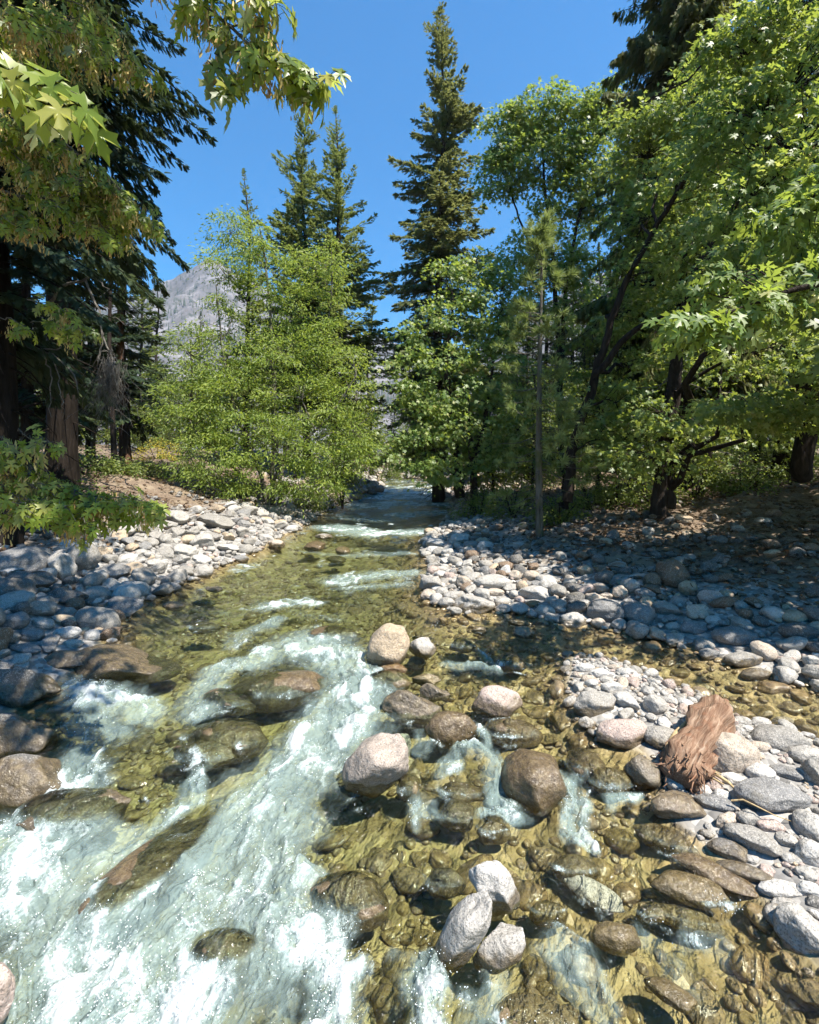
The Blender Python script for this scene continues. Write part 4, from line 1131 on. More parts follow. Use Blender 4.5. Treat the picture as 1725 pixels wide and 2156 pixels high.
# the big dark trees of the left bank
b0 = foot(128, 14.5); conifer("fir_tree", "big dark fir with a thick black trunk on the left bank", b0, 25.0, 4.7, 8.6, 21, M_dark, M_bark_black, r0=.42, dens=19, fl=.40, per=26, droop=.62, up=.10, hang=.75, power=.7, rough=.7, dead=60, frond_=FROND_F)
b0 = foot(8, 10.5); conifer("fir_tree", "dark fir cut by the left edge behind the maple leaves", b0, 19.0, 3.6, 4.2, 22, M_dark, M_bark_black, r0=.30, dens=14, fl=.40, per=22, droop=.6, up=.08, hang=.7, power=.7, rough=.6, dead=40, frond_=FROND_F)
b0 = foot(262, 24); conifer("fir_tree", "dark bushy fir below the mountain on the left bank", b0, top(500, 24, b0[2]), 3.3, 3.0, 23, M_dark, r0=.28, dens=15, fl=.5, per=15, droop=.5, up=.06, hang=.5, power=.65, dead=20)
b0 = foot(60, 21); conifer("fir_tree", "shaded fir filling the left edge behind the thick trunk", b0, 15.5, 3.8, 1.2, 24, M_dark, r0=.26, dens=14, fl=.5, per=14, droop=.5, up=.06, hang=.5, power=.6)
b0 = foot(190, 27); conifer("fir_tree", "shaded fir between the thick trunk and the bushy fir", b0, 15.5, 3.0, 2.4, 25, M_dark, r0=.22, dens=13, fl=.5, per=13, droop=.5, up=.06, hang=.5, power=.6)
# right: drooping conifer over the maples
b0 = foot(1435, 19); conifer("weeping_conifer", "tall conifer with long hanging foliage at the upper right", b0, 27.0, 4.4, 5.5, 31, M_cedar, M_bark, r0=.40, dens=24, fl=.50, per=26, droop=.75, up=.05, hang=2.6, power=.5, rough=.6, frond_=FROND_F)
b0 = foot(1655, 19); conifer("weeping_conifer", "dark conifer behind the maple at the right edge", b0, 24.0, 4.2, 5.0, 32, M_dark, M_bark, r0=.38, dens=10, fl=.8, per=12, droop=.7, up=.05, hang=2.0, power=.5, rough=.6, dead=20)
b0 = foot(1395, 21); conifer("weeping_conifer", "shaded conifer in the middle of the right-hand trees", b0, 17.0, 3.4, 4.0, 33, M_dark, M_bark, r0=.30, dens=10, fl=.6, per=11, droop=.6, up=.05, hang=1.2, power=.5, dead=40)

# ------------------------------------------------------------------ the young pine on the right bank
def young_pine():
    r = np.random.default_rng(41)
    b = foot(1137, 13.7); H = top(470, 13.7, b[2])
    root = empty("young_pine", b, "slim young pine with bare lower trunk standing on the right bank cobbles", "pine tree")
    tr = Acc(); t = np.linspace(0, 1, 12)
    cx = b[0]-.04*H*.1*np.sin(t*5)+.02*t; 
    tr.tubes(np.column_stack([cx, np.full(12, b[1]), b[2]+t*(H+.1)]), .105*(1-t)**.8+.008, 8)
    tw, tufts = [], []
    for h in np.arange(.9, H, .33):
        u = 1-h/H
        for k in range(int(r.integers(3, 6))):
            a = r.uniform(0, 6.283); L = (.28+1.15*min(u*1.5, 1)**.8)*r.uniform(.6, 1.1)
            hh = h+r.uniform(-.1, .1); d = np.array([math.cos(a), math.sin(a), 0])
            base_ = np.array([np.interp(hh/H, t, cx), b[1], b[2]+hh])
            low = h < 2.2
            sag = (-.55 if low else -.12-.35*u+.75*(1-u)**3)
            s = np.linspace(0, 1, 6)[:, None]
            q = base_+d*L*s+np.array([0, 0, 1])*L*(sag*s**1.3+.28*s**3)
            q[1:] += r.normal(size=(5, 3))*.025*L
            tw.append((q, np.linspace(.015, .005, 6)))
            if low and r.random() < .75: continue
            tufts.append((q[-1], q[-1]-q[-2]))
            for j in range(int(r.integers(2, 4))):
                i = int(r.integers(2, 5)); dd = unit(q[i+1]-q[i]+np.cross(d, [0, 0, 1])*r.choice([-1, 1])*.12+r.normal(size=3)*.03)
                l2 = r.uniform(.12, .38)*L**.5
                e = q[i]+dd*l2
                tw.append((np.linspace(q[i], e, 6), np.linspace(.008, .004, 6))); tufts.append((e, dd))
    tufts.append((np.array([cx[-1], b[1], b[2]+H]), np.array([0, 0, 1.0])))
    tr.tubes(np.array([q for q, _ in tw]), np.array([w for _, w in tw]), 3, cap=False)
    tr.build("trunk", M_bark_grey, root)
    ac = Acc(); n = len(tufts); pos = np.array([p for p, _ in tufts]); X = np.array([x for _, x in tufts])
    for i in range(4):
        k = np.arange(n) % 4 == i
        for rep in range(1):
            ac.leaves(*TUFTS[i], pos[k]-unit(X[k])*.07*rep, X[k], r.normal(size=(k.sum(), 3)), .25*r.uniform(.8, 1.2, k.sum()), np.clip(r.random(k.sum()), 0, 1))
    ac.build("crown", M_pine, root, False)
young_pine()

# ------------------------------------------------------------------ broadleaved trees
Y0 = 22
leafy("alder_tree", "bright yellow-green many-stemmed alder at the left waterside",
      [stem((575, 1096, Y0, .13), (574, 1000, Y0, .12), (578, 850, Y0, .10), (572, 700, Y0, .07), (560, 560, Y0, .04), (545, 470, Y0, .015)),
       stem((566, 1090, Y0, .10), (545, 990, Y0, .09), (500, 880, Y0-.5, .07), (470, 740, Y0-.5, .045), (455, 600, Y0-.6, .02)),
       stem((584, 1090, Y0, .10), (600, 960, Y0+.4, .09), (640, 820, Y0+.6, .07), (690, 680, Y0+.8, .04), (700, 570, Y0+.8, .02)),
       stem((570, 1085, Y0, .07), (590, 980, Y0-.8, .06), (690, 880, Y0-1.2, .045), (750, 790, Y0-1.4, .02)),
       stem((570, 1085, Y0, .07), (520, 1010, Y0-.8, .06), (430, 930, Y0-1.4, .04), (380, 850, Y0-1.4, .02))],
      [blob(505, 495, 60, 55, Y0, 1.0, 26), blob(470, 590, 52, 70, Y0-.5, 1.1, 30), blob(575, 560, 70, 80, Y0, 1.2, 34), blob(690, 575, 50, 75, Y0+.6, 1.1, 30), blob(630, 650, 95, 80, Y0+.4, 1.5, 44),
       blob(500, 700, 90, 80, Y0-.4, 1.5, 50), blob(435, 760, 70, 80, Y0-.6, 1.4, 40), blob(590, 760, 110, 80, Y0, 1.7, 60), blob(700, 760, 80, 85, Y0+.6, 1.5, 48), blob(745, 830, 55, 80, Y0, 1.2, 36),
       blob(400, 860, 60, 80, Y0-1, 1.3, 38), blob(500, 860, 100, 70, Y0-.9, 1.6, 54), blob(640, 860, 120, 70, Y0-.8, 1.7, 60), blob(560, 940, 110, 60, Y0-1.2, 1.4, 50), blob(430, 960, 75, 60, Y0-1.4, 1.1, 36),
       blob(690, 945, 95, 65, Y0-1, 1.4, 50), blob(650, 1015, 80, 30, Y0-1.2, .9, 26), blob(480, 1015, 70, 28, Y0-1.6, .9, 22), blob(740, 920, 50, 60, Y0-.4, 1.0, 26)],
      LEAF_SLIM, .165, 74, M_alder, M_bark_grey, 51, flat=.30, crad=.60, gaps=-.30, gscale=.5, tilt=.6, hang=.45)
leafy("alder_tree", "small alder in shade at the left stream bend", [stem((722, 1072, 26, .06), (725, 980, 26, .05), (735, 880, 26, .02)), stem((722, 1072, 26, .05), (705, 990, 26, .04), (690, 920, 26, .02))],
      [blob(730, 960, 60, 70, 26, 1.2, 44), blob(700, 1020, 50, 40, 26, 1.0, 24), blob(760, 900, 40, 60, 27, 1.0, 26)], LEAF_SLIM, .17, 60, M_bush, M_bark, 52, crad=.55)
leafy("maple_tree", "pale green maple right of the stream bend",
      [stem((968, 1046, 23, .24), (962, 980, 23, .20), (950, 880, 23, .15), (940, 760, 23, .10), (955, 640, 23, .03)), stem((966, 1020, 23, .16), (1010, 930, 22.6, .13), (1030, 820, 22.5, .08), (1050, 700, 22.5, .03)), stem((960, 990, 23, .12), (905, 930, 22, .09), (880, 850, 22, .04))],
      [blob(945, 610, 50, 60, 23, 1.2, 26), blob(900, 690, 55, 60, 22.6, 1.2, 28), blob(985, 700, 65, 70, 23, 1.4, 34), blob(870, 790, 48, 60, 22, 1.2, 30), blob(950, 800, 80, 70, 22.4, 1.5, 44), blob(1040, 780, 65, 80, 22.4, 1.4, 38),
       blob(885, 880, 55, 50, 21.6, 1.2, 30), blob(970, 890, 75, 55, 22, 1.4, 36), blob(870, 945, 55, 40, 21.6, 1.0, 22), blob(1010, 960, 60, 50, 21.8, 1.2, 26), blob(920, 985, 60, 35, 21.6, 1.0, 20), blob(1060, 880, 50, 70, 22, 1.2, 26), blob(1050, 640, 60, 80, 23, 1.3, 34), blob(1010, 560, 50, 60, 23.4, 1.1, 22)],
      LEAF_MAPLE, .20, 42, M_maple2, M_bark, 53, gaps=-.22, flat=.35, crad=.62, tilt=.5, hang=.55)
leafy("maple_tree", "tall maple with an open domed crown against the sky",
      [stem((1192, 1050, 25, .17), (1180, 900, 25, .15), (1178, 740, 25, .13), (1165, 560, 25, .11), (1150, 420, 25, .07), (1140, 280, 25, .03)),
       stem((1180, 860, 25, .11), (1190, 640, 24.8, .10), (1215, 480, 24.6, .08), (1240, 380, 24.5, .05), (1265, 280, 24.5, .02)), stem((1170, 600, 25, .08), (1110, 500, 25.4, .06), (1075, 400, 25.6, .04), (1055, 300, 25.6, .02))],
      [blob(1140, 235, 70, 50, 25.0, 1.3, 50), blob(1075, 285, 65, 55, 25.4, 1.3, 47), blob(1220, 255, 60, 60, 24.6, 1.3, 44), blob(1275, 215, 35, 40, 24.5, .9, 19), blob(1130, 330, 95, 60, 25.0, 1.6, 64), blob(1240, 340, 65, 60, 24.6, 1.3, 44), blob(1060, 375, 52, 40, 25.6, 1.1, 30), blob(1190, 420, 60, 40, 25.0, 1.2, 30), blob(1265, 420, 45, 50, 24.5, 1.0, 25),
       blob(1180, 545, 70, 60, 24.6, 1.3, 36), blob(1100, 560, 50, 70, 25.6, 1.2, 36), blob(1090, 670, 60, 60, 25.4, 1.3, 36), blob(1220, 640, 50, 50, 24.6, 1.1, 22), blob(1200, 560, 40, 40, 23.8, .9, 19)],
      LEAF_MAPLE, .21, 50, M_maple2, M_bark, 54, flat=.4, crad=.60, tilt=.55, hang=.5, seeds=22, seed_size=.07)
leafy("big_maple", "huge leaning maple whose leaves fill the right side",
      [stem((1188, 1065, 15, .17), (1205, 960, 15, .15), (1245, 820, 14.8, .13), (1300, 640, 14.6, .10), (1380, 480, 14, .07), (1480, 320, 12, .06), (1560, 200, 11.5, .02)),
       stem((1408, 1070, 14.4, .20), (1412, 930, 14.4, .18), (1425, 780, 14, .16), (1460, 600, 13, .16), (1560, 420, 12, .11), (1640, 250, 11, .06), (1690, 100, 10.5, .02)),
       stem((1690, 1005, 15, .28), (1695, 800, 14.8, .26), (1690, 600, 14, .22), (1660, 380, 13, .15), (1600, 150, 12, .08), (1560, 20, 11.5, .03)),
       stem((1250, 800, 14.6, .10), (1330, 700, 14, .09), (1420, 660, 13, .06), (1500, 640, 12, .03))],
      [blob(1660, 40, 110, 70, 10.5, 1.5, 78), blob(1560, 120, 95, 60, 11.0, 1.4, 71), blob(1680, 170, 90, 80, 10.0, 1.4, 74), blob(1450, 220, 90, 55, 15.0, 1.3, 119), blob(1570, 270, 115, 70, 10.5, 1.5, 95), blob(1700, 320, 80, 80, 9.5, 1.2, 61), blob(1370, 330, 75, 70, 16.5, 1.4, 119), blob(1460, 380, 100, 70, 14.6, 1.5, 147), blob(1590, 420, 110, 60, 10.0, 1.4, 81), blob(1350, 460, 70, 70, 16.5, 1.3, 105),
       blob(1690, 490, 80, 60, 9.0, 1.2, 51), blob(1470, 520, 100, 60, 14.0, 1.4, 129), blob(1360, 590, 75, 55, 16, 1.3, 93), blob(1590, 560, 90, 50, 9.5, 1.2, 61), blob(1330, 250, 40, 35, 15.7, .8, 27), blob(1690, 640, 70, 50, 9.0, 1.1, 40), blob(1310, 660, 55, 50, 16.6, 1.1, 49),
       blob(1450, 640, 60, 40, 14.0, 1.2, 59), blob(1570, 850, 110, 32, 10.5, 1.1, 57), blob(1690, 870, 60, 40, 10.0, 1.0, 34), blob(1420, 760, 70, 50, 15.5, 1.2, 62), blob(1600, 740, 80, 50, 12.0, 1.2, 37), blob(1300, 840, 70, 50, 14.6, 1.1, 30), blob(1400, 870, 80, 45, 13, 1.0, 34), blob(1245, 935, 55, 45, 15, 1.0, 24), blob(1490, 930, 85, 45, 13.6, 1.0, 34), blob(1360, 960, 80, 38, 13.4, .9, 28), blob(1310, 770, 50, 60, 17.1, 1.2, 45)],
      LEAF_MAPLE, .155, 23, M_maple, M_bark, 55, gaps=-.2, gscale=.8, flat=.36, crad=.42, tilt=.5, hang=.5, limb_r=.04, seeds=14, seed_size=.05)
leafy("near_maple", "nearer maple bough with large sunlit leaves reaching in from the right",
      [stem((2250, 1250, 5.5, .14), (2240, 900, 5.5, .13), (2180, 700, 5.5, .11)), stem((2200, 760, 5.5, .07), (1950, 600, 5.6, .05), (1720, 600, 5.6, .035), (1560, 650, 5.5, .02), (1450, 690, 5.4, .008)), stem((2180, 700, 5.5, .07), (1950, 480, 6, .05), (1750, 440, 6.3, .03), (1640, 460, 6.4, .01))],
      [blob(1480, 680, 75, 28, 5.4, .35, 15), blob(1590, 640, 70, 30, 5.6, .4, 15), blob(1690, 590, 70, 40, 5.7, .5, 16), blob(1660, 470, 70, 36, 6.4, .5, 14), blob(1540, 600, 60, 30, 6.2, .4, 9), blob(1720, 390, 40, 40, 6.2, .5, 10)],
      LEAF_BIG, .19, 7, M_maple2, M_bark, 56, flat=.45, crad=.22, tilt=.45, hang=.6, limbs=False)
# maple just beyond the right edge, whose crown shades the right bank
shade_base = np.array([12.5, 6.0, float(ground(12.5, 6.0))-.1])
leafy("bank_maple", "maple at the right edge of the picture whose crown shades the cobbles", [[(shade_base, .28), (shade_base+np.array([-.4, 0, 4]), .22), (shade_base+np.array([-.8, .3, 6]), .12), (shade_base+np.array([-1.0, .4, 7.5]), .04)]],
      [((7.1, 6.2, 5.6), (1.2, 1.2, .7), 30), ((9.8, 5.2, 5.9), (1.5, 1.4, .8), 40), ((9.2, 8.2, 5.4), (1.6, 1.6, .8), 48), ((11.2, 10.2, 5.6), (1.7, 1.7, .9), 50), ((12.6, 7.4, 6.0), (1.9, 1.9, .9), 52), ((11.6, 12.6, 6.4), (1.5, 1.6, .9), 40), ((14.5, 10.5, 6.6), (2.2, 2.2, 1.0), 52), ((13.8, 4.6, 6.6), (2.0, 2.0, 1.0), 44), ((15, 14, 7.2), (2.2, 2.2, 1.2), 48), ((7.7, 7.8, 7.4), (1.2, 1.2, .7), 30)],
      LEAF_MAPLE, .23, 60, M_maple, M_bark, 57, flat=.35, crad=.6)
# the row behind, in the shade
for i, (x, yt, Y, w) in enumerate([(1255, 700, 19, 70), (1330, 800, 18, 60), (1490, 700, 19, 80), (1590, 720, 20, 80), (1130, 780, 21, 60), (1690, 780, 18, 70)]):
    b0 = foot(x, Y)
    yb = HY-(b0[2]-CAMZ)/Y*F
    leafy("understory_maple", ["slender shaded maple right of the young pine", "low shaded maple behind the leaning trunks", "shaded maple behind the thick dark trunk", "shaded maple in front of the bright clearing at right", "shaded maple directly behind the young pine", "shaded maple at the right edge under the big crown"][i],
          [[(np.array(b0), .09), (P(x+10, (yb+yt)/2, Y), .06), (P(x-8, yt, Y), .02)]],
          [blob(x, yt+40, w*.8, 60, Y, 1.2, 22), blob(x-30, yt+130, w*.8, 60, Y-.4, 1.2, 24), blob(x+40, yt+180, w*.8, 60, Y-.4, 1.2, 22)], LEAF_MAPLE, .16, 26, M_bush, M_bark, 60+i, flat=.35, crad=.55)

# ------------------------------------------------------------------ bushes
bush_n = 0
def bush(x, Y, w, h, label, mat, seed, n=40, leaf=LEAF_SMALL, ls=.11, group=None, per=26):
    b0 = np.array(foot(x, Y))
    sts = []
    r = np.random.default_rng(seed)
    for k in range(5):
        d = r.normal(size=2)*w*.3
        sts.append([(b0, .025), (b0+np.array([d[0]*.5, d[1]*.5, h*.5]), .018), (b0+np.array([d[0], d[1], h*.9]), .006)])
    return leafy("bush", label, sts, [(b0+np.array([0, 0, h*.55]), (w*.5, w*.4, h*.5), n), (b0+np.array([w*.3, -.1, h*.35]), (w*.3, w*.3, h*.3), n//3), (b0+np.array([-w*.35, .1, h*.38]), (w*.3, w*.3, h*.35), n//3)],
                 leaf, ls, per, mat, M_bark, seed, crad=.32, flat=.6, limbs=False, cat="bush", group=group)
for i, a in enumerate([(1300, 16.5, 2.2, 2.0, "broad dark bush under the leaning trunks", M_bush), (1370, 15.5, 1.8, 1.6, "bush at the foot of the thick dark trunk", M_bush), (1460, 16.5, 2.2, 1.8, "leafy bush right of the thick dark trunk", M_bush), (1540, 18, 2.0, 1.7, "sunlit bush before the clearing at right", M_maple2),
                     (1250, 17.5, 1.6, 1.5, "low bush between the pine and the leaning trunks", M_bush), (1080, 18.5, 1.8, 1.5, "bush at the waterside left of the young pine", M_bush), (1010, 21, 1.6, 1.2, "low bush at the foot of the pale green maple", M_bush), (1620, 20, 1.8, 1.4, "thin bush beside the clearing at right", M_bush),
                     (420, 27, 2.4, 1.8, "leafy bush in the sun left of the alder stems", M_maple2), (330, 30, 2.6, 1.5, "yellow bush glowing in the left clearing", M_yellow), (375, 31, 3.0, 2.6, "tall bright bush behind the left clearing", M_maple2), (180, 18, 2.0, 1.0, "low scrub beside the thick trunk on the left bank", M_bush), (310, 22, 1.8, .9, "low green scrub on the shaded left slope", M_bush), (130, 13.2, 1.6, .8, "dark scrub at the foot of the thick black trunk", M_bush), (250, 19, 1.4, .7, "scrub in front of the slim clearing trunks", M_bush), (1560, 15.5, 1.6, .9, "low scrub on the shaded right slope", M_bush), (1660, 17, 1.8, 1.1, "scrub by the rightmost trunk", M_bush), (1180, 15.6, 1.2, .9, "low scrub behind the young pine's foot", M_bush), (640, 24.5, 1.6, 1.0, "low scrub at the right foot of the alder", M_bush), (510, 23.5, 2.0, .9, "scrub at the left foot of the alder", M_bush), (800, 40, 3.0, 2.4, "bush on the far stream bend", M_bush), (860, 44, 3.4, 2.8, "second bush on the far stream bend closing the water", M_bush)]):
    bush(a[0], a[1], a[2], a[3], a[4], a[5], 80+i, n=34)

# ------------------------------------------------------------------ trees of the background
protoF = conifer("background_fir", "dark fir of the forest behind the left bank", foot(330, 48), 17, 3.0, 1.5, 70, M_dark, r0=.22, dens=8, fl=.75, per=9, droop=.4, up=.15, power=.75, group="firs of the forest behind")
protoM = leafy("background_maple", "green maple of the woods behind the left bank", [[(np.array(foot(400, 40)), .16), (np.array(foot(400, 40))+np.array([.2, 0, 5]), .10), (np.array(foot(400, 40))+np.array([0, 0, 9.]), .03)]],
               [(np.array(foot(400, 40))+np.array(c), s_, n) for c, s_, n in [((0, 0, 8), (2.2, 2, 1.8), 40), ((-1.4, 0, 5.5), (2, 1.8, 1.8), 40), ((1.5, .3, 5.2), (2, 1.8, 1.8), 40), ((0, -.8, 3), (2.6, 2, 1.6), 50), ((.5, 0, 1.4), (2.8, 2, 1.0), 40)]], LEAF_SMALL, .26, 24, M_bush, M_bark, 71, crad=.8, group="maples of the woods behind")
rb = np.random.default_rng(77)
def bgrow(proto, lst, what, group):
    for (x, Y, s) in lst:
        f = foot(x, Y)
        side = "left bank" if x < 800 else "right bank" if x > 900 else "stream bend"
        dup(proto, f, rb.uniform(0, 6.28), (s*rb.uniform(.9, 1.1), s*rb.uniform(.9, 1.1), s), what+side, group)
bgrow(protoF, [(225, 55, .9), (160, 46, .95), (420, 60, 1.0), (480, 66, 1.05), (560, 58, .85), (600, 70, 1.1), (700, 62, .8), (760, 72, .8), (980, 60, 1.0), (1060, 52, 1.05), (1120, 60, 1.1), (1180, 50, 1.0), (1260, 44, 1.1), (1330, 52, 1.15), (1410, 42, 1.1), (1500, 48, 1.1), (1580, 40, 1.05), (1660, 46, 1.1), (1730, 40, 1.1), (60, 40, 1.0), (-20, 44, 1.0), (110, 62, 1.0), (20, 34, .9), (1300, 34, .85), (1550, 32, .85), (1690, 30, .8), (270, 70, 1.0), (1030, 36, .7), (1230, 36, .75), (1440, 30, .7), (870, 62, .55), (830, 70, .5), (1010, 46, 1.05), (1075, 44, 1.0), (1150, 40, 1.0), (1205, 46, 1.15), (1290, 40, 1.1), (960, 70, 1.0), (920, 66, .9), (1110, 34, .8), (1240, 60, 1.3)], "dark fir of the forest behind the ", "firs of the forest behind")
bgrow(protoM, [(340, 46, .8), (450, 48, .9), (300, 38, .6), (250, 44, .7), (530, 44, .8), (640, 46, .8), (740, 50, .8), (150, 40, .7), (70, 46, .8), (1000, 44, .9), (1090, 40, .85), (1160, 34, .8), (1240, 30, .7), (1330, 28, .7), (1420, 36, .85), (1510, 27, .65), (1600, 34, .8), (1690, 36, .85), (960, 50, .8), (790, 58, .55), (900, 54, .6), (1120, 27, .6), (1040, 29, .6), (860, 60, .5), (1370, 24, .55), (1470, 23, .5), (1640, 26, .4), (820, 48, .45)], "green maple of the woods behind the ", "maples of the woods behind")
for (x, y, k) in [(-24, -14, 1.3), (-14, -20, 1.4), (-4, -22, 1.3), (6, -24, 1.3), (17, -28, 1.3), (30, -22, 1.3), (-26, -2, 1.3), (-24, 9, 1.2), (32, 4, 1.3), (27, 14, 1.2), (-20, 16, 1.0), (24, 22, 1.1)]:
    dup(protoF, (x, y, float(ground(x, max(y, -5)))), x*1.7, k, "dark fir of the forest around the bridge, outside the picture", "firs outside the picture")
# slim trunks standing in the left clearing and among the right-hand trees
def bare_trunk(x, yb, yt, Y, r0, x2, label, mat, seed):
    b0 = foot(x, Y); A = Acc(); r = np.random.default_rng(seed)
    H = top(yt, Y, b0[2]); t = np.linspace(0, 1, 12); dx = (x2-x)/F*Y
    root = empty("tree_trunk", b0, label, "tree trunk")
    c = np.column_stack([b0[0]+dx*t+.05*np.sin(t*6+seed), np.full(12, Y)+.05*np.cos(t*5), b0[2]-.2+t*H])
    rr_ = r0*(1-.55*t); rr_[0] *= 1.5; rr_[1] *= 1.1
    A.tubes(c, rr_, 10); A.build("trunk", mat, root)
    B = Acc(); n = 14
    h = r.uniform(.25, .95, n); a = r.uniform(0, 6.28, n); L = r.uniform(.4, 1.4, n)
    s0 = np.column_stack([np.interp(h, t, c[:, 0]), np.interp(h, t, c[:, 1]), np.interp(h, t, c[:, 2])])
    BP = np.stack([s0+np.stack([np.cos(a)*L*s, np.sin(a)*L*s, -.35*L*s**1.5+.1*L*np.sin(s*5+a)], -1) for s in np.linspace(0, 1, 6)], 1)
    B.tubes(BP, np.tile(np.linspace(.02, .005, 6), (n, 1)), 3, cap=False)
    B.build("branches", M_dead, root)
bare_trunk(238, 1000, 560, 21, .13, 232, "slim dark trunk standing in the left clearing", M_bark, 1)
bare_trunk(266, 985, 600, 24, .26, 250, "red-brown trunk flared at its foot in the left clearing", M_bark_red, 2)
bare_trunk(1385, 1070, 520, 14.2, .20, 1440, "thick dark trunk in front of the shaded right-hand trees", M_bark, 3)
bare_trunk(1478, 1040, 760, 17, .10, 1520, "thin leaning stick trunk by the right clearing", M_bark, 4)
bare_trunk(195, 985, 700, 25, .12, 200, "grey slim trunk deep in the left shade", M_bark_grey, 5)
bare_trunk(1000, 1060, 820, 22.5, .20, 985, "black stump-like trunk at the waterside under the pale maple", M_bark, 6)
# ------------------------------------------------------------------ overhanging maple at the left, close to the bridge
def near_leaves(root, name, paths, lsize, dens, seed, seeds=0, rndlo=0.0, hang=1.0):
    """leafy twigs: leaves hang on stalks from the twig, seed keys hang in bunches"""
    r = np.random.default_rng(seed); W, Lf, S = Acc(), Acc(), Acc()
    for pts, rad in paths:
        pts = np.array([P(*p) for p in pts])
        tt = np.linspace(0, len(pts)-1, 14); q = np.stack([np.interp(tt, np.arange(len(pts)), pts[:, i]) for i in range(3)], 1)
        q[1:-1] = .25*q[:-2]+.5*q[1:-1]+.25*q[2:]
        q[1:] += r.normal(size=(13, 3))*.012
        W.tubes(q, np.linspace(rad, .003, 14), 5)
        L = np.linalg.norm(np.diff(q, axis=0), axis=1).sum()
        n = max(int(L*dens), 4)
        u = r.uniform(.12, 1, n)**.8*13; i = np.clip(u.astype(int), 0, 12); f = (u-i)[:, None]
        p0 = q[i]*(1-f)+q[i+1]*f; fw = unit(q[i+1]-q[i])
        out = unit(fw*.5+r.normal(size=(n, 3))*np.array([.9, .7, .5])); out[:, 2] -= .25
        st = lsize*r.uniform(.35, .9, n)
        p1 = p0+out*st[:, None]; mid = (p0+p1)/2+np.array([0, 0, .1])*st[:, None]
        W.tubes(np.stack([p0, mid, p1], 1), np.tile([.0022, .0018, .0016], (n, 1)), 3, rnd=.9, cap=False)
        X = unit(out)*.7+np.array([0, 0, -1.0])*(hang*r.uniform(.4, 1.3, n))[:, None]+r.normal(size=(n, 3))*.2
        Z = out*.9+np.array([.25, -.3, .75])+r.normal(size=(n, 3))*.45
        Lf.leaves(*LEAF_BIG, p1, X, Z, lsize*r.uniform(.6, 1.2, n), np.clip(rndlo+(1-rndlo)*r.random(n), 0, 1))
        if seeds:
            ns = max(int(L*seeds), 1)
            u = r.uniform(.3, 1, ns)*13; i = np.clip(u.astype(int), 0, 12)
            k = 30; b_ = np.repeat(q[i], k, 0)+r.normal(size=(ns*k, 3))*np.array([.04, .04, .03])
            b_[:, 2] -= r.uniform(.02, .20, ns*k)
            S.leaves(*SEED, b_, np.array([0, 0, -1.0])+r.normal(size=(ns*k, 3))*.33, r.normal(size=(ns*k, 3)), .052*r.uniform(.8, 1.25, ns*k), np.clip(np.repeat(r.random(ns), k)*.6+.4*r.random(ns*k), 0, 1))
    limb = W.build("limb", M_bark_grey, root)
    Lf.build("leaves", M_near, root, False)
    if S.n: S.build("seed_keys", M_seed, root, False)["kind"] = "stuff"
gx = foot(-420, 4.6)
om = empty("overhanging_maple", gx, "nearest maple whose limbs and yellow seed keys hang in from the left edge", "maple tree")
tk = Acc()
tk.tubes(np.array([gx, P(-430, 700, 4.6), P(-400, 350, 4.5), P(-330, 0, 4.4), P(-220, -500, 4.4), P(-100, -900, 4.5)]), np.array([.26, .22, .19, .16, .12, .05]), 10)
tk.build("trunk", M_bark_grey, om)
near_leaves(om, "top", [([(-220, -480, 4.2), (60, -260, 3.6), (300, -90, 3.3), (430, 10, 3.2), (520, 85, 3.15), (590, 140, 3.1), (655, 185, 3.05)], .022),
                        ([(430, 10, 3.2), (460, 90, 3.2), (470, 150, 3.2), (478, 200, 3.2)], .008), ([(480, 50, 3.2), (560, 60, 3.1), (590, 40, 3.1)], .007), ([(560, 120, 3.1), (640, 150, 3.0), (690, 175, 3.0)], .006), ([(380, -40, 3.3), (440, -10, 3.2), (500, 20, 3.2)], .006), ([(330, -70, 3.3), (520, -20, 3.1), (580, 10, 3.1)], .006)],
            .145, 20, 1, seeds=3.2)
near_leaves(om, "close", [([(-330, -60, 2.4), (-120, 60, 2.1), (10, 130, 1.95), (80, 160, 1.9), (130, 190, 1.85)], .012), ([(-60, 90, 2.0), (20, 150, 1.9), (50, 190, 1.9)], .005)], .17, 13, 2, rndlo=.3)
ups = []
r6 = np.random.default_rng(5)
for (x, y, Y, n) in [(60, 60, 4.4, 5), (190, 70, 4.6, 5), (270, 40, 4.8, 3), (120, 180, 5.0, 4), (250, 150, 5.0, 3), (60, 330, 5.2, 5), (150, 390, 5.4, 6), (230, 420, 5.6, 5), (300, 460, 5.6, 5), (60, 450, 5.2, 4), (30, 250, 4.8, 4), (160, 300, 5.2, 3), (300, 440, 5.6, 4), (120, 480, 5.4, 3), (140, 690, 6.0, 1), (180, 720, 6.0, 2), (60, 640, 5.6, 1)]:
    for k in range(n):
        a = (x-r6.uniform(110, 190), y-r6.uniform(10, 110), Y+r6.uniform(-.3, .3)); e = (x+r6.normal()*45, y+r6.normal()*34, Y+r6.uniform(-.4, .4))
        ups.append(([a, ((a[0]+e[0])/2, (a[1]+e[1])/2-18, (a[2]+e[2])/2), e], .007))
ups.append(([(-330, 0, 4.4), (-120, 120, 4.6), (40, 220, 5.0), (180, 340, 5.3), (300, 440, 5.6)], .04))
ups.append(([(-400, 350, 4.5), (-100, 390, 4.9), (60, 410, 5.2), (200, 440, 5.5)], .035))
near_leaves(om, "upper", ups, .13, 21, 3, seeds=4.6)
low = [([(-440, 700, 4.6), (-150, 860, 4.6), (20, 960, 4.6), (140, 1030, 4.55), (250, 1070, 4.5), (335, 1060, 4.45)], .022)]
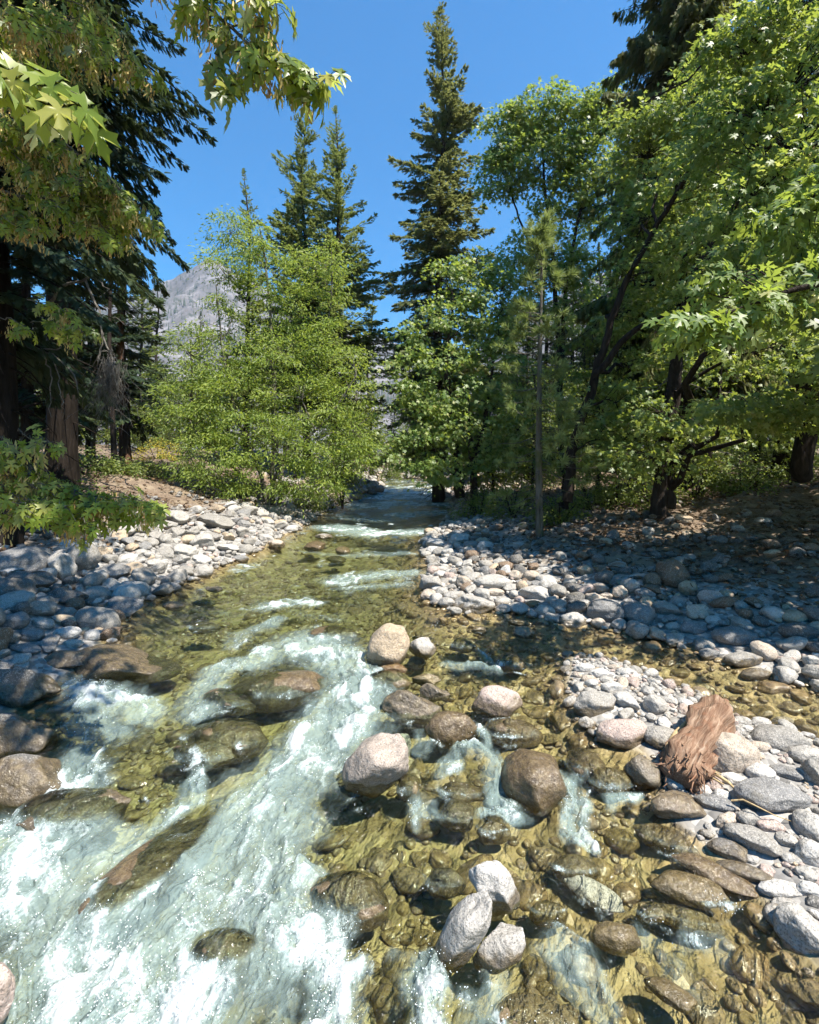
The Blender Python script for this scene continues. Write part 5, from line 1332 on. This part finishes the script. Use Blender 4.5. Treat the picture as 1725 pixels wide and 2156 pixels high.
for (x, y, n) in [(20, 960, 5), (40, 1050, 5), (90, 1010, 5), (130, 1070, 5), (190, 1060, 5), (250, 1070, 4), (310, 1060, 4), (200, 1110, 3), (40, 1110, 2), (110, 950, 2)]:
    for k in range(n):
        a = (x-r6.uniform(40, 110), y-r6.uniform(10, 60), 4.55+r6.uniform(-.2, .2)); e = (x+r6.normal()*24, y+r6.normal()*18, 4.5+r6.uniform(-.3, .3))
        low.append(([a, ((a[0]+e[0])/2, (a[1]+e[1])/2-8, 4.5), e], .005))
near_leaves(om, "lower", low, .125, 15, 4, seeds=.9, rndlo=.15)
# leafy top of the same maple, above the picture; it shades the left bank
rT = np.random.default_rng(8); A = Acc(); n = 7200
cc = np.array([[-2.0, 1.6, 8.6], [-.6, 4.2, 10.4], [-.9, 2.6, 10.0], [.2, 5.4, 11.4], [-2.6, 6.6, 12.2], [-1.6, 5.0, 11.0], [-4.6, 7.6, 13.0], [-3.0, 4.0, 10.6], [-.3, 1.9, 9.8]])
pos = cc[rT.integers(0, len(cc), n)]+unit(rT.normal(size=(n, 3)))*np.array([1.6, 1.6, .9])*(rT.random((n, 1))**.45)
A.leaves(*LEAF_MAPLE, pos, rT.normal(size=(n, 3)), np.array([0, 0, 1.0])+rT.normal(size=(n, 3))*.5, .19*rT.uniform(.7, 1.2, n), rT.random(n))
A.build("crown", M_near, om, False)

# ------------------------------------------------------------------ bleached dead branch hanging at the left
def dead_branch():
    r = np.random.default_rng(14); A = Acc()
    main = [([(100, 640, 11), (150, 590, 10.8), (200, 586, 10.6), (228, 606, 10.5)], .04), ([(180, 590, 10.7), (205, 650, 10.6), (218, 720, 10.5), (240, 760, 10.5), (245, 790, 10.5)], .03), ([(218, 700, 10.5), (205, 760, 10.5), (192, 800, 10.5)], .02), ([(40, 720, 11), (110, 745, 10.8), (150, 780, 10.6), (165, 830, 10.5)], .03), ([(90, 740, 10.8), (110, 790, 10.7), (105, 880, 10.6)], .02), ([(110, 745, 10.8), (130, 830, 10.6), (135, 880, 10.6)], .015), ([(-30, 690, 11), (60, 735, 11), (130, 735, 10.8)], .04)]
    for pts, rad in main:
        pts = np.array([P(*p) for p in pts]); tt = np.linspace(0, len(pts)-1, 12)
        q = np.stack([np.interp(tt, np.arange(len(pts)), pts[:, i]) for i in range(3)], 1); q[1:] += r.normal(size=(11, 3))*.025
        A.tubes(q, np.linspace(rad, rad*.3, 12), 6)
    n = 200                                                     # the mop of fine twigs at its end
    a = np.stack([P(x, y, Y) for x, y, Y in zip(r.normal(232, 14, n), r.normal(775, 16, n), r.normal(10.5, .12, n))])
    L = r.uniform(.3, 1.15, n); dx = r.normal(-.12, .28, n)
    TP = np.stack([a+np.stack([dx*L*s+.04*np.sin(7*s+dx*20), r.normal(0, .1)*s*np.ones(n), -L*s], -1) for s in np.linspace(0, 1, 7)], 1)
    A.tubes(TP, np.tile(np.linspace(.006, .0025, 7), (n, 1)), 3, cap=False)
    root = empty("dead_branch", tuple(P(100, 640, 11)), "bleached bare branch with a mop of hanging twigs at the left", "dead branch")
    A.build("twigs", M_dead, root)
dead_branch()

# ------------------------------------------------------------------ driftwood on the gravel bar
def wood_mat():
    m, nt, out = new_mat("weathered_wood"); b = NT(nt)
    pos = b.n("NewGeometry").outputs["Position"]
    st = b.attr("grain").outputs["Vector"]
    n1 = b.noise(st, 3.2, 7, .68, .6); n2 = b.noise(pos, 7, 4)
    c = b.ramp(n1, [(.28, (.07, .04, .025)), (.42, (.17, .095, .06)), (.58, (.30, .20, .135)), (.75, (.42, .34, .26))])
    c = b.mix(b.sstep(n2, .55, .72), c, (.24, .12, .07, 1))
    bp = b.n("Bump", {"Height": n1, "Strength": 1.0, "Distance": .03})
    p = b.n("BsdfPrincipled", {"Base Color": c, "Roughness": .85, "Normal": bp.outputs[0], "Specular IOR Level": .15})
    nt.links.new(p.outputs[0], out.inputs[0]); return m
def stick_mat():
    m, nt, out = new_mat("pale_sticks"); b = NT(nt)
    pos = b.n("NewGeometry").outputs["Position"]; n1 = b.noise(pos, 60, 4)
    c = b.ramp(n1, [(.3, (.26, .17, .08)), (.6, (.48, .36, .19)), (.8, (.58, .48, .30))])
    p = b.n("BsdfPrincipled", {"Base Color": c, "Roughness": .7}); nt.links.new(p.outputs[0], out.inputs[0]); return m
def driftwood():
    r = np.random.default_rng(31)
    def gp(x, y, lift):
        Ys = np.geomspace(2.5, 12, 1500); z = CAMZ-(y-HY)/F*Ys; g = ground((x-HX)/F*Ys, Ys)
        i = int(np.argmax(z-(g+lift) <= 0)); return np.array([(x-HX)/F*Ys[i], Ys[i], z[i]])
    ctr = np.array([gp(1508, 1482, .17), gp(1500, 1512, .17), gp(1485, 1545, .17), gp(1462, 1578, .16), gp(1445, 1608, .15), gp(1432, 1640, .12)])
    root = empty("driftwood", tuple(gp(1470, 1570, 0)), "reddish brown driftwood log with a frayed end lying on the gravel bar", "driftwood")
    rad = np.array([.13, .19, .18, .17, .19, .13])
    K, S = 40, 40
    tt = np.linspace(0, 5, K); c = np.stack([np.interp(tt, np.arange(6), ctr[:, i]) for i in range(3)], 1)
    for _ in range(2): c[1:-1] = .25*c[:-2]+.5*c[1:-1]+.25*c[2:]
    rd = np.interp(tt, np.arange(6), rad); T = unit(np.gradient(c, axis=0)); A_ = unit(np.cross(T, [0, 0, 1.0])); B_ = np.cross(A_, T)
    th = np.arange(S)/S*2*math.pi
    g = .16*fbm(np.cos(th)[None]*2.0+0*tt[:, None], np.sin(th)[None]*2.0, tt[:, None]*.35, 3)+.10*fbm(np.cos(th)[None]*6, np.sin(th)[None]*7, tt[:, None]*.5, 3)+.22*fbm(np.cos(th)[None]*1.2, np.sin(th)[None]*1.2, tt[:, None]*1.3, 2)
    rr_ = rd[:, None]*(1+1.5*g); rr_[0] *= .55; rr_[1] *= .85; rr_[-1] *= .7
    v = c[:, None]+A_[:, None]*(rr_*np.cos(th))[..., None]+B_[:, None]*(rr_*np.sin(th)*.85)[..., None]
    ii_ = np.arange(K*S).reshape(K, S); q_ = np.stack([ii_[:-1], np.roll(ii_, -1, 1)[:-1], np.roll(ii_, -1, 1)[1:], ii_[1:]], -1).reshape(-1, 4)
    W = wood_mat()
    o = mesh_obj("log", v.reshape(-1, 3), [q_, ii_[0][None], ii_[-1][None]], W, attrs={"grain": np.stack(np.broadcast_arrays(np.cos(th)[None]*2.2, np.sin(th)[None]*2.2, tt[:, None]*.42), -1).reshape(-1, 3)}); adopt(o, root)
    Fi = Acc(); n = 90
    k = r.integers(30, 40, n); a = r.integers(0, S, n); p0 = v[k, a]; nrm = unit(p0-c[k])
    d = unit(T[k]*r.uniform(.4, 1.2, n)[:, None]+nrm*r.uniform(.1, .6, n)[:, None]+r.normal(size=(n, 3))*.25+np.array([0, 0, -.15])); L = r.uniform(.03, .10, n)*(.5+(k-26)/14)
    Fi.tubes(np.stack([p0-d*.02, p0+d*L[:, None]*.5, p0+d*L[:, None]+r.normal(size=(n, 3))*.012], 1), np.tile([.009, .006, .002], (n, 1)), 4, cap=False)
    fo_ = Fi.build("frayed_fibres", W, None); fo_["kind"] = "stuff"; adopt(fo_, root)
    Ms = stick_mat(); B = Acc()
    B.tubes(np.array([gp(1452, 1516, .12), gp(1425, 1545, .12), gp(1408, 1570, .1), gp(1397, 1595, .06)]), np.array([.02, .035, .03, .012]), 6)
    adopt(B.build("splinter", Ms, None), root)
    def stick(pts, rad, label):
        A = Acc(); A.tubes(np.array([gp(*p) for p in pts]), np.linspace(rad, rad*.4, len(pts)), 6)
        o = A.build("stick", Ms); tag(o, label, "stick")
    stick([(1462, 1606, .12), (1500, 1625, .10), (1535, 1648, .08), (1548, 1662, .04)], .022, "thick yellowish stick jammed between driftwood and cream boulder")
    stick([(1460, 1612, .08), (1490, 1632, .08), (1525, 1652, .06)], .014, "thinner stick under the thick yellowish one")
    stick([(1458, 1600, .15), (1480, 1612, .15), (1520, 1630, .12)], .009, "thin twig above the thick yellowish stick")
    stick([(1452, 1622, .06), (1470, 1640, .03), (1478, 1648, .02)], .012, "short stick stub below the driftwood")
    stick([(1540, 1686, .10), (1565, 1684, .13), (1590, 1696, .16), (1630, 1716, .12), (1668, 1730, .02)], .008, "curved dry grass stalk lying over the veined slate boulder")
    stick([(1530, 1520, .1), (1534, 1500, .22), (1525, 1470, .40), (1505, 1447, .55), (1494, 1440, .6)], .004, "fine dry stem arching up behind the driftwood")
    stick([(300, 1152, .05), (318, 1180, .03), (335, 1200, .02)], .02, "bare stick lying on the left bank slope") if False else None
driftwood()

# ------------------------------------------------------------------ forest litter and flying spray
def litter():
    r = np.random.default_rng(61); A = Acc(); n = 42000
    Y = 6+r.random(n)**1.3*26; X = Y*r.uniform(-1.0, 1.05, n)
    z, sw, sb = ground(X, Y, True)
    k = np.where(X < 0, sw > 1.4+r.random(n)*2, sw > 1.2+r.random(n)*3)
    X, Y, z = X[k], Y[k], z[k]; n = len(X)
    p = np.stack([X, Y, z+r.uniform(.01, .16, n)*(r.random(n) < .6)+.01], -1)
    A.leaves(*LEAF_MAPLE, p, r.normal(size=(n, 3))*np.array([1, 1, .3]), np.array([0, 0, 1.0])+r.normal(size=(n, 3))*.35, r.uniform(.06, .16, n), r.random(n)*.75)
    a = r.choice(n, 1500); th = r.uniform(0, 6.28, 1500); L = r.uniform(.15, .7, 1500)
    d = np.stack([np.cos(th)*L, np.sin(th)*L, r.uniform(-.05, .12, 1500)], -1)
    A.tubes(np.stack([p[a]+[0, 0, .05], p[a]+d*.5+[0, 0, .07], p[a]+d+[0, 0, .04]], 1), np.tile([.009, .007, .004], (1500, 1)), 4, rnd=.3, cap=False)
    o = A.build("leaf_litter", leaf_mat("fallen_leaves", [(0, (.035, .022, .014)), (.5, (.12, .075, .042)), (1, (.26, .18, .10))], .1, (.2, .12, .05), rough=.8, spec=.1), None, False)
    tag(o, "fallen leaves and twigs strewn over the upper banks", "leaf litter", kind="stuff")
litter()
def spray():
    r = np.random.default_rng(62)
    k = np.argwhere((foam > .62) & (WY < 9) & (WY > 2) & (wsw < -.05))
    k = k[r.choice(len(k), 5200)]
    p = np.stack([WX[k[:, 0], k[:, 1]], WY[k[:, 0], k[:, 1]], WZ[k[:, 0], k[:, 1]]], -1)
    p = p+r.normal(size=p.shape)*np.array([.04, .04, 0]); p[:, 2] += .004+np.abs(r.normal(size=len(p)))*.035
    v, f = ICO[2]; R_ = r.uniform(.0010, .0026, len(p))*(1+.12*p[:, 1])
    vv = (v[None]*R_[:, None, None]+p[:, None]).reshape(-1, 3)
    A = Acc(); A.add(vv, [(f[None]+(np.arange(len(p))*len(v))[:, None, None]).reshape(-1, 3)])
    m, nt, out = new_mat("water_drops"); b = NT(nt)
    q = b.n("BsdfPrincipled", {"Base Color": (.82, .86, .86, 1), "Roughness": .15, "Specular IOR Level": .8}); nt.links.new(q.outputs[0], out.inputs[0])
    tag(A.build("spray_drops", m), "drops of spray thrown up by the white water", "spray", kind="stuff")
spray()
# ------------------------------------------------------------------ air
def haze():
    m, nt, out = new_mat("hazy_air")
    v = nt.nodes.new("ShaderNodeVolumePrincipled")
    v.inputs["Color"].default_value = (.72, .82, 1.0, 1)
    v.inputs["Density"].default_value = HAZE
    v.inputs["Anisotropy"].default_value = .2
    nt.links.new(v.outputs[0], out.inputs["Volume"])
    x0, x1, y0, y1, z0, z1 = -9700, 9700, -30, 3100, -3.0, 760
    vv = [(x, y, z) for z in (z0, z1) for y in (y0, y1) for x in (x0, x1)]
    o = mesh_obj("haze", vv, [np.array([[0, 2, 3, 1], [4, 5, 7, 6], [0, 1, 5, 4], [2, 6, 7, 3], [0, 4, 6, 2], [1, 3, 7, 5]])], m, shade=False)
    tag(o, "thin blue haze in front of the mountain", "haze", kind="stuff")
HAZE = .00015
haze()
